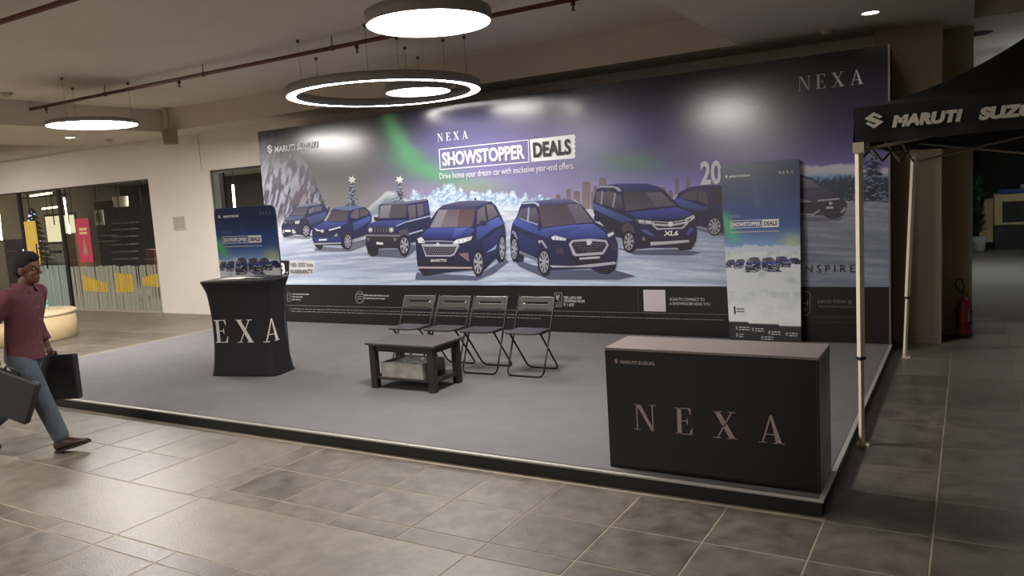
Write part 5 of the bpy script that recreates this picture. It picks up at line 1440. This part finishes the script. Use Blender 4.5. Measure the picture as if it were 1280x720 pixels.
obj('back_panel', MB().box(on_shop(112, 300).x, on_shop(196, 300).x + .6, ya + .3, ya + .34, 0, on_shop(140, 250).z), mat('charcoal', (40, 38, 40), .7), su, True)
for k, y in enumerate((279, 287, 296, 306, 315, 324)):
    obj('shelf', MB().box(on_shop(139, y).x, on_shop(163, y).x, ya, ya + .29, on_shop(150, y).z - .02, on_shop(150, y).z + .02), mat('shelf_grey', (150, 148, 146), .5), su, True)
for y in (295, 302):
    obj('shelf', MB().box(on_shop(114, y).x, on_shop(138, y).x, ya, ya + .29, on_shop(126, y).z - .02, on_shop(126, y).z + .02), mat('shelf_grey', (150, 148, 146), .5), su, True)
pc = thing('picture_frame', 'white framed picture hanging inside the shop right of the pink poster', 'picture', (on_y(124, 272, 13.4).x, 13.4, on_y(124, 281, 13.4).z))
a, c = on_y(117, 263, 13.4), on_y(130, 281, 13.4)
for x_ in (a.x + .1, c.x - .1): obj('hanging_wire', MB().ring([(x_, 13.42, a.z), (x_, 13.42, 3.1)], .005, 5), M_CABLE, pc, True)
obj('frame', MB().box(a.x, c.x, 13.4, 13.43, c.z, a.z), mat('white_frame', (196, 194, 190), .5), pc, True); obj('picture', MB().box(a.x + .09, c.x - .09, 13.39, 13.4, c.z + .09, a.z - .09), mat('dark_picture', (44, 46, 50), .4), pc, True)
a, c = on_y(145, 246, 12.4), on_y(157, 258, 12.4)
ls = thing('lampshade_pendant', 'white drum pendant lampshade inside the shop', 'lamp', ((a.x + c.x) / 2, 12.4, c.z))
obj('shade', MB().lathe([(.17, 0), (.19, a.z - c.z)], n=24), mat('white_shade', (206, 200, 190), .7), ls); obj('flex', MB().ring([(0, 0, a.z - c.z), (0, 0, 3.1 - c.z)], .008, 5), M_BLACK, ls)
for lab, x0, x1, y0, y1, YY, m in (('brown wooden drinks crate stack inside the shop behind the pink poster', 80, 97, 292, 326, 12.2, mat('crate_brown', (120, 84, 52), .6, var=.3, vscale=7)),
                                 ('purple display cabinet inside the shop near the glass door', 4, 24, 300, 336, 12.4, mat('cabinet_purple', (84, 56, 110), .5, var=.3, vscale=6)),
                                 ('red-brown upholstered booth back inside the shop', 181, 194, 312, 330, 12.0, mat('booth_red', (120, 62, 50), .7))):
    a, c = on_y(x0, y0, YY), on_y(x1, y1, YY)
    t = thing('display_cabinet' if 'cabinet' in lab else ('crate_stack' if 'crate' in lab else 'booth_back'), lab, ('cabinet' if 'cabinet' in lab else ('crate' if 'crate' in lab else 'seat')), ((a.x + c.x) / 2, YY + .2, 0))
    obj('body', MB().box(a.x, c.x, YY, YY + .4, 0, a.z, .01), m, t, True)
    for k in range(3):
        z = a.z - (k + 1) * (a.z - .2) / 4; obj('ledge', MB().box(a.x - .01, c.x + .01, YY - .03, YY - .001, z - .015, z + .015), mat('pale_ledge', (150, 140, 130), .5), t, True)
# unseen ceiling lamps added to brighten the shop interior
for lab, x, y, e in (('unseen ceiling lamp added for fill inside the shop above the service counter', -18.5, 13.6, 55), ('unseen ceiling lamp added for fill inside the shop above the wall shelving', -15.2, 13.2, 40), ('unseen ceiling lamp added for fill in the room behind the window', -11.2, 13.0, 26)):
    t = thing('shop_fill_lamp', lab, 'lamp', (x, y, 3.05)); obj('rim', MB().lathe([(.30, 0), (.32, 0), (.32, .05), (.001, .05)], n=28), M_HOUSING, t)
    obj('diffuser', MB().lathe([(.001, .002), (.30, .002)], n=28), emit('shop_fill_glow_%d' % e, (255, 244, 228), e * 2.6), t)

# ================================================================== far end of the right-hand corridor
YS = 20.9
bs = thing('baggage_scanner', 'cream baggage x-ray scanner at the far end of the corridor', 'scanner', (1.2, 21.4, 0))
M_CREAM = mat('cream_enamel', (196, 176, 136), .5)
x0, x1 = .48, 1.75
obj('housing', MB().box(x0, x1, YS, YS + 1.2, .55, 1.26, .02), M_CREAM, bs, True)
obj('base', MB().box(x0 + .02, x1 - .02, YS + .02, YS + 1.18, 0, .545), mat('scanner_base', (40, 42, 46), .6), bs, True)
obj('tunnel', MB().box(x0 + .16, x1 - .1, YS - .012, YS - .002, .62, 1.09), mat('tunnel_black', (14, 15, 18), .5), bs, True)
obj('tunnel_lip', MB().box(x0 + .14, x1 - .08, YS - .02, YS - .002, .575, .615), mat('lip_pale', (206, 196, 170), .4), bs, True)
for k in range(3): obj('button', MB().lathe([(.001, -.02), (.03, -.02), (.03, 0)], (0, 0, 0), 12), mat('button_red' if k == 1 else 'button_dark', (150, 60, 40) if k == 1 else (70, 66, 60), .5), bs, False, (x0 + .28 + k * .2 - 1.2, YS - .5 - 20.9, 1.17)).rotation_euler = (PI / 2, 0, 0)
obj('hood', MB().prism([(.20, .18), (.20, .55), (.30, 1.15), (.47, 1.17), (.47, .18)], YS + .1, YS + 1.0), mat('cream_hood', (176, 160, 128), .5), bs, True)
tr_ = thing('tray', 'blue plastic tray lying on top of the baggage scanner', 'tray', (.98, YS + .4, 1.2605))
obj('tray_shell', MB().box(-.42, .42, -.3, .3, 0, .10, .02), mat('blue_plastic', (44, 70, 170), .4), tr_)
bx = MB().box(-.16, .16, -.12, .12, 0, .09, .01); tag(link('white_box', bx.mesh('white_box', mat('white_card', (196, 200, 206), .6)), None, (1.15, YS + .45, 1.361)), 'small white box lying on the blue tray', 'box')
# dark plant and pale drawer unit beside the scanner
pl = thing('potted_plant', 'dark leafy potted plant at the end of the corridor', 'plant', (.17, 20.5, 0))
obj('pot', MB().lathe([(.001, 0), (.13, 0), (.16, .35), (.001, .35)], n=20), mat('pot_white', (170, 174, 176), .5), pl)
b = MB(); r = random.Random(2)
for k in range(90):
    a = r.uniform(0, 2 * PI); el = r.uniform(.3, 1.4); L_ = r.uniform(.3, .55); z0 = r.uniform(.35, 1.55)
    d = Vector((math.cos(a) * math.cos(el) * .55, math.sin(a) * math.cos(el) * .55, math.sin(el) * .6)) * L_; s = Vector((-math.sin(a), math.cos(a), 0)) * .05
    c = Vector((0, 0, z0)); b.add([c, c + d * .5 + s, c + d, c + d * .5 - s], [(0, 1, 2, 3)])
obj('leaves', b, mat('plant_green', (50, 84, 66), .6), pl); obj('stem', MB().ring([(0, 0, .3), (0, 0, 1.7)], .02, 6), mat('stem_brown', (70, 56, 40), .8), pl)
# unseen tube lights added to brighten the corridor ceiling, right of the view
for lab, x, y in (('unseen cool tube light added to brighten the corridor ceiling beyond the beam', 2.4, 12.6), ('unseen cool tube light added to brighten the ceiling before the baggage scanner', 2.6, 16.8)):
    t = thing('corridor_fill_tube', lab, 'light', (x, y, 2.95)); obj('tube', MB().ring([(-.75, 0, 0), (.75, 0, 0)], .035, 10), emit('cool_fill_glow', (214, 232, 246), 190), t)
    obj('light_shield', MB().box(-.8, .8, -.10, -.09, -.07, .04).box(-.8, .8, .09, .10, -.07, .04).box(-.8, .8, -.09, .09, -.07, -.06).box(-.81, -.8, -.10, .10, -.07, .04).box(.8, .81, -.10, .10, -.07, .04), M_HOUSING, t)  # added to block forward and downward light, so only the ceiling is lit
    obj('reflector_spine', MB().box(-.78, .78, -.02, .02, .05, .08), M_HOUSING, t)
    for x_ in (-.6, .6): obj('hanging_wire', MB().ring([(x_, 0, .08), (x_, 0, ZS - 2.95)], .004, 5), M_CABLE, t)
downlight('unseen cool downlight added to light the corridor floor before the scanner', .55, 16.4, ZS, w=240)  # added behind the canopy roof to brighten the far floor
bpy.data.lights[-1].color = (.72, .88, 1.0)
vt = thing('ceiling_grille', 'round dark grille in the corridor ceiling beyond the beam', 'grille', (.03, 10.75, ZS))
obj('plate', MB().lathe([(.001, -.006), (.18, -.006), (.20, 0)], n=32), mat('grille_brown', (70, 58, 44), .7), vt)
for k in range(3): obj('slot_ring', MB().lathe([(.05 + k * .045, -.0065), (.06 + k * .045, -.010), (.07 + k * .045, -.0065)], n=32), mat('grille_dark', (44, 38, 30), .7), vt)
# ================================================================== walking man with two cases
MAN = thing('person', 'walking person in maroon shirt and blue-grey jeans carrying two dark cases', 'person', (-6.80, 3.445, 0), math.radians(28))
def limb(b, pts, rad, n=12, flat=None):
    """capsule-like limb: rounded ends, radius per point; flat = (lateral, depth) factor per point"""
    P = [Vector(p) for p in pts]; L = []
    d0 = (P[0] - P[1]).normalized(); d1 = (P[-1] - P[-2]).normalized()
    for k in (.95, .7, .35): L.append((P[0] + d0 * rad[0] * k, rad[0] * math.sqrt(1 - k * k), 0))
    for i in range(len(P)):
        L.append((P[i], rad[i], i))
        if i < len(P) - 1:
            for t in (.33, .66): L.append((P[i].lerp(P[i + 1], t), rad[i] * (1 - t) + rad[i + 1] * t, i))
    for k in (.35, .7, .95): L.append((P[-1] + d1 * rad[-1] * k, rad[-1] * math.sqrt(1 - k * k), len(P) - 1))
    b.ring([l[0] for l in L], [l[1] for l in L], n, flat=flat or (1, 1))
def oval(b, rows, n=20):
    """stack of ovals: (z, cx, half depth x, half width y)"""
    vs = [(cx + hx * math.cos(2 * PI * k / n), hy * math.sin(2 * PI * k / n), z) for z, cx, hx, hy in rows for k in range(n)]
    m_ = len(rows); fs = [(i * n + k, i * n + (k + 1) % n, (i + 1) * n + (k + 1) % n, (i + 1) * n + k) for i in range(m_ - 1) for k in range(n)]
    fs += [tuple(range(n))[::-1], tuple((m_ - 1) * n + k for k in range(n))]
    b.add(vs, fs, True)
def fuse(name, b, m, vox, parent, smooth_it=3):
    """join overlapping pieces into one continuous skin"""
    me = b.mesh('tmp'); o = bpy.data.objects.new('tmp', me); COL.objects.link(o)
    r = o.modifiers.new('r', 'REMESH'); r.mode = 'VOXEL'; r.voxel_size = vox
    s = o.modifiers.new('s', 'SMOOTH'); s.factor = .5; s.iterations = smooth_it
    dg = bpy.context.evaluated_depsgraph_get()
    out = bpy.data.meshes.new_from_object(o.evaluated_get(dg)); bpy.data.objects.remove(o); out.name = name
    for p in out.polygons: p.use_smooth = True
    out.materials.clear(); out.materials.append(m)
    return link(name, out, parent)
M_SKIN = mat('skin', (100, 66, 50), .55)
M_SHIRT = mat('maroon_shirt', (92, 48, 56), .8, var=.12, vscale=30)
M_JEANS = mat('blue_grey_jeans', (74, 82, 92), .85, var=.15, vscale=18)
M_SHOE = mat('brown_shoe', (62, 42, 32), .5)
M_HAIR = mat('black_hair', (12, 11, 11), .8, bump=.4, bscale=120)
HEAD = Vector((.105, 0, 1.535))
# --- body: head with face, neck, arms, hands, legs as one surface
b = MB()
def ell3(b, c, r, n=18, m_=12):
    vs = []; fs = []
    for j in range(m_ + 1):
        a = -PI / 2 + PI * j / m_
        for k in range(n): vs.append((c[0] + r[0] * math.cos(a) * math.cos(2 * PI * k / n), c[1] + r[1] * math.cos(a) * math.sin(2 * PI * k / n), c[2] + r[2] * math.sin(a)))
    for j in range(m_):
        for k in range(n): fs.append((j * n + k, j * n + (k + 1) % n, (j + 1) * n + (k + 1) % n, (j + 1) * n + k))
    b.add(vs, fs, True)
hx, hy, hz = HEAD
ell3(b, (hx - .008, 0, hz + .03), (.094, .074, .094)); ell3(b, (hx + .022, 0, hz - .045), (.062, .056, .080)); ell3(b, (hx + .058, 0, hz - .095), (.024, .028, .022))
limb(b, [(hx + .088, 0, hz + .008), (hx + .108, 0, hz - .030)], [.008, .014], 8)                    # nose
ell3(b, (hx + .080, 0, hz + .028), (.016, .050, .010)); ell3(b, (hx + .080, 0, hz - .066), (.014, .024, .007)); ell3(b, (hx + .078, 0, hz - .080), (.013, .022, .007))
for s in (-1, 1): ell3(b, (hx - .012, s * .077, hz - .010), (.020, .010, .032), 10, 8); ell3(b, (hx + .062, s * .036, hz - .032), (.022, .020, .018), 10, 8)
limb(b, [(.04, 0, 1.34), (.08, 0, 1.45)], [.060, .054])
def hand(b, wrist, d, side, grip_x):
    """palm below the wrist, four curled fingers and a thumb round a handle that runs along x"""
    w = Vector(wrist); d = Vector(d).normalized()
    palm = w + d * .075
    limb(b, [w, w + d * .05, palm], [.026, .030, .030], 10, flat=(1.25, .62))
    L_ = (.068, .078, .074, .058)
    for k in range(4):
        base = palm + Vector(((.033 - .022 * k), side * .004, -.012))
        inn = -side
        p1 = base + Vector((0, side * .012, -L_[k] * .42)); p2 = p1 + Vector((0, inn * .022, -L_[k] * .30)); p3 = p2 + Vector((0, inn * .024, L_[k] * .10))
        limb(b, [base, p1, p2, p3], [.0095, .009, .0085, .0075], 8)
    tb_ = w + d * .035 + Vector((.026, -side * .010, 0)); limb(b, [tb_, tb_ + Vector((.022, -side * .014, -.026)), tb_ + Vector((.016, -side * .020, -.056))], [.012, .0105, .009], 8)
RS, RE, RW = (.04, -.18, 1.33), (-.13, -.255, 1.09), (-.10, -.285, .885)
LS, LE, LW = (.04, .18, 1.33), (-.06, .255, 1.07), (.0, .275, .855)
for S_, E_, W_, sd in ((RS, RE, RW, -1), (LS, LE, LW, 1)):
    limb(b, [S_, E_, W_], [.045, .040, .027]); hand(b, W_, Vector(W_) - Vector(E_), sd, 0)
limb(b, [(0, 0, .9), (.01, 0, 1.1), (.045, 0, 1.33)], [.09, .09, .06])
LEGS = (((-.02, -.085, .87), (.135, -.09, .475), (.265, -.09, .115)), ((-.02, .085, .87), (-.13, .09, .48), (-.50, .095, .20)))
for H_, K_, A_ in LEGS: limb(b, [H_, K_, A_], [.075, .05, .038])
fuse('body', b, M_SKIN, .0065, MAN, 2)
# eyes and brows
for s in (-1, 1):
    b = MB(); ell3(b, (hx + .080, s * .033, hz + .006), (.009, .013, .007), 10, 6); obj('eye', b, mat('eye_white', (130, 122, 114), .4), MAN)
    b = MB(); ell3(b, (hx + .087, s * .033, hz + .006), (.004, .006, .006), 8, 6); obj('iris', b, mat('eye_dark', (24, 18, 16), .3), MAN)
    b = MB(); limb(b, [(hx + .087, s * .016, hz + .030), (hx + .080, s * .052, hz + .030)], [.005, .004], 6); obj('eyebrow', b, M_HAIR, MAN)
# --- hair: cap over the skull, fuller on top, swept forward
b = MB(); ell3(b, (hx - .022, 0, hz + .055), (.098, .083, .092), 24, 16); ell3(b, (hx + .040, 0, hz + .098), (.062, .066, .040)); ell3(b, (hx - .060, 0, hz + .000), (.056, .072, .075)); ell3(b, (hx + .0, .0, hz + .125), (.080, .062, .030))
fuse('hair', b, M_HAIR, .008, MAN, 3)
# --- shirt with collar, buttons and sleeves
b = MB()
oval(b, [(.78, -.015, .135, .185), (.84, -.015, .132, .180), (.95, -.01, .122, .170), (1.08, .012, .122, .176), (1.20, .032, .122, .188), (1.30, .044, .108, .192), (1.36, .048, .088, .15), (1.40, .052, .066, .085)])
for S_, E_, W_ in ((RS, RE, RW), (LS, LE, LW)):
    S2 = Vector(S_); E2 = Vector(E_); W2 = E2.lerp(Vector(W_), .62)
    limb(b, [S2, E2, W2], [.078, .060, .050], 14)
fuse('shirt', b, M_SHIRT, .0105, MAN, 4)
for s in (-1, 1):
    b = MB(); b.add([(.01, s * .078, 1.435), (.10, s * .055, 1.425), (.146, s * .012, 1.375), (.152, s * .055, 1.345), (.08, s * .095, 1.385), (.01, s * .098, 1.395)], [(0, 1, 4, 5), (1, 2, 3, 4)]); obj('collar', b, M_SHIRT, MAN)
for z in (1.32, 1.22, 1.12, 1.02, .92): obj('button', MB().lathe([(.001, -.003), (.006, -.003), (.006, .003), (.001, .003)], (0, 0, 0), 8), mat('shirt_button', (150, 120, 120), .4), MAN, False, ((.135 if z < 1.1 else .154), 0, z)).rotation_euler = (0, PI / 2, 0)
for S_, E_, W_, s in ((RS, RE, RW, 0), (LS, LE, LW, 1)):
    c = Vector(E_).lerp(Vector(W_), .66); d = (Vector(W_) - Vector(E_)).normalized(); obj('cuff', MB().ring([c - d * .03, c + d * .03], [.054, .053], 14), M_SHIRT, MAN)
# --- jeans
b = MB(); oval(b, [(.96, -.012, .115, .158), (.90, -.015, .126, .172), (.82, -.02, .132, .178), (.76, -.02, .11, .165)][::-1])
for H_, K_, A_ in LEGS:
    K2, A2 = Vector(K_), Vector(A_); limb(b, [(H_[0], H_[1], .82), tuple(Vector(H_).lerp(K2, .5)), K_, tuple(K2.lerp(A2, .45)), tuple(A2 + (K2 - A2).normalized() * .03)], [.100, .094, .078, .073, .068], 16)
fuse('jeans', b, M_JEANS, .010, MAN, 4)
# --- shoes
def shoe(A_, pitch):
    A2 = Vector(A_); b = MB(); c, s = math.cos(pitch), math.sin(pitch)
    def q(x, y, z): return (A2.x + x * c - z * s, A2.y + y, A2.z + x * s + z * c)
    rows = [(-.075, .030, -.085, -.01), (-.05, .038, -.088, .02), (.0, .040, -.088, .03), (.06, .042, -.088, -.005), (.12, .048, -.088, -.035), (.17, .045, -.087, -.048), (.205, .028, -.084, -.060)]
    n = 14; vs = []; 
    for x, w, z0, z1 in rows:
        for k in range(n):
            a = 2 * PI * k / n; zz = (z0 + z1) / 2 + (z1 - z0) / 2 * math.sin(a); vs.append(q(x, w * math.cos(a), zz))
    fs = [(i * n + k, i * n + (k + 1) % n, (i + 1) * n + (k + 1) % n, (i + 1) * n + k) for i in range(6) for k in range(n)] + [tuple(range(n)), tuple(6 * n + k for k in range(n))]
    b.add(vs, fs, True); o = obj('shoe', b, M_SHOE, MAN)
    b = MB(); pts = [(-.085, .028), (-.05, .042), (.0, .043), (.06, .045), (.12, .052), (.17, .049), (.215, .030)]
    out = [(x, w) for x, w in pts] + [(x, -w) for x, w in pts[::-1]]; m_ = len(out)
    b.add([q(x, y, -.100) for x, y in out] + [q(x, y, -.080) for x, y in out], [tuple(range(m_)), tuple(range(m_, 2 * m_))] + [(i, (i + 1) % m_, m_ + (i + 1) % m_, m_ + i) for i in range(m_)])
    obj('sole', b, mat('shoe_sole', (40, 30, 26), .7), o)
shoe(LEGS[0][2], math.radians(15)); shoe((-.525, .095, .19), math.radians(-42))
# --- the two flat cases in his hands
M_CASE = mat('charcoal_case', (34, 35, 39), .6, var=.12, vscale=12)
def case(name, label, centre, w, h, tilt):
    """flat case in the person's own walking frame"""
    R = Matrix.Rotation(MAN.rotation_euler.z, 3, 'Z'); c = R @ Vector(centre) + Vector(MAN.location)
    t = thing(name, label, 'case', tuple(c), 0)
    t.rotation_euler = (0, tilt, MAN.rotation_euler.z)
    obj('shell', MB().box(-w / 2, w / 2, -.035, .035, -h / 2, h / 2, .012), M_CASE, t)
    obj('flap_seam', MB().box(-w / 2 + .02, w / 2 - .02, -.0365, -.034, h * .18, h * .19), mat('case_seam', (28, 28, 30), .6), t)
    return t
ca = case('flat_case', 'charcoal flat case hanging level from the far hand', (.0, .285, .565), .48, .40, 0)
obj('handle', MB().ring([(-.07, 0, .19), (-.06, 0, .225), (.06, 0, .225), (.07, 0, .19)], .010, 8), M_BLACK, ca)
cb_ = case('flat_case', 'charcoal flat case swinging tilted from the near hand', (-.04, -.30, .585), .56, .36, math.radians(24))
obj('handle', MB().ring([(-.03, 0, .17), (-.02, 0, .215), (.09, 0, .215), (.10, 0, .17)], .010, 8), M_BLACK, cb_)
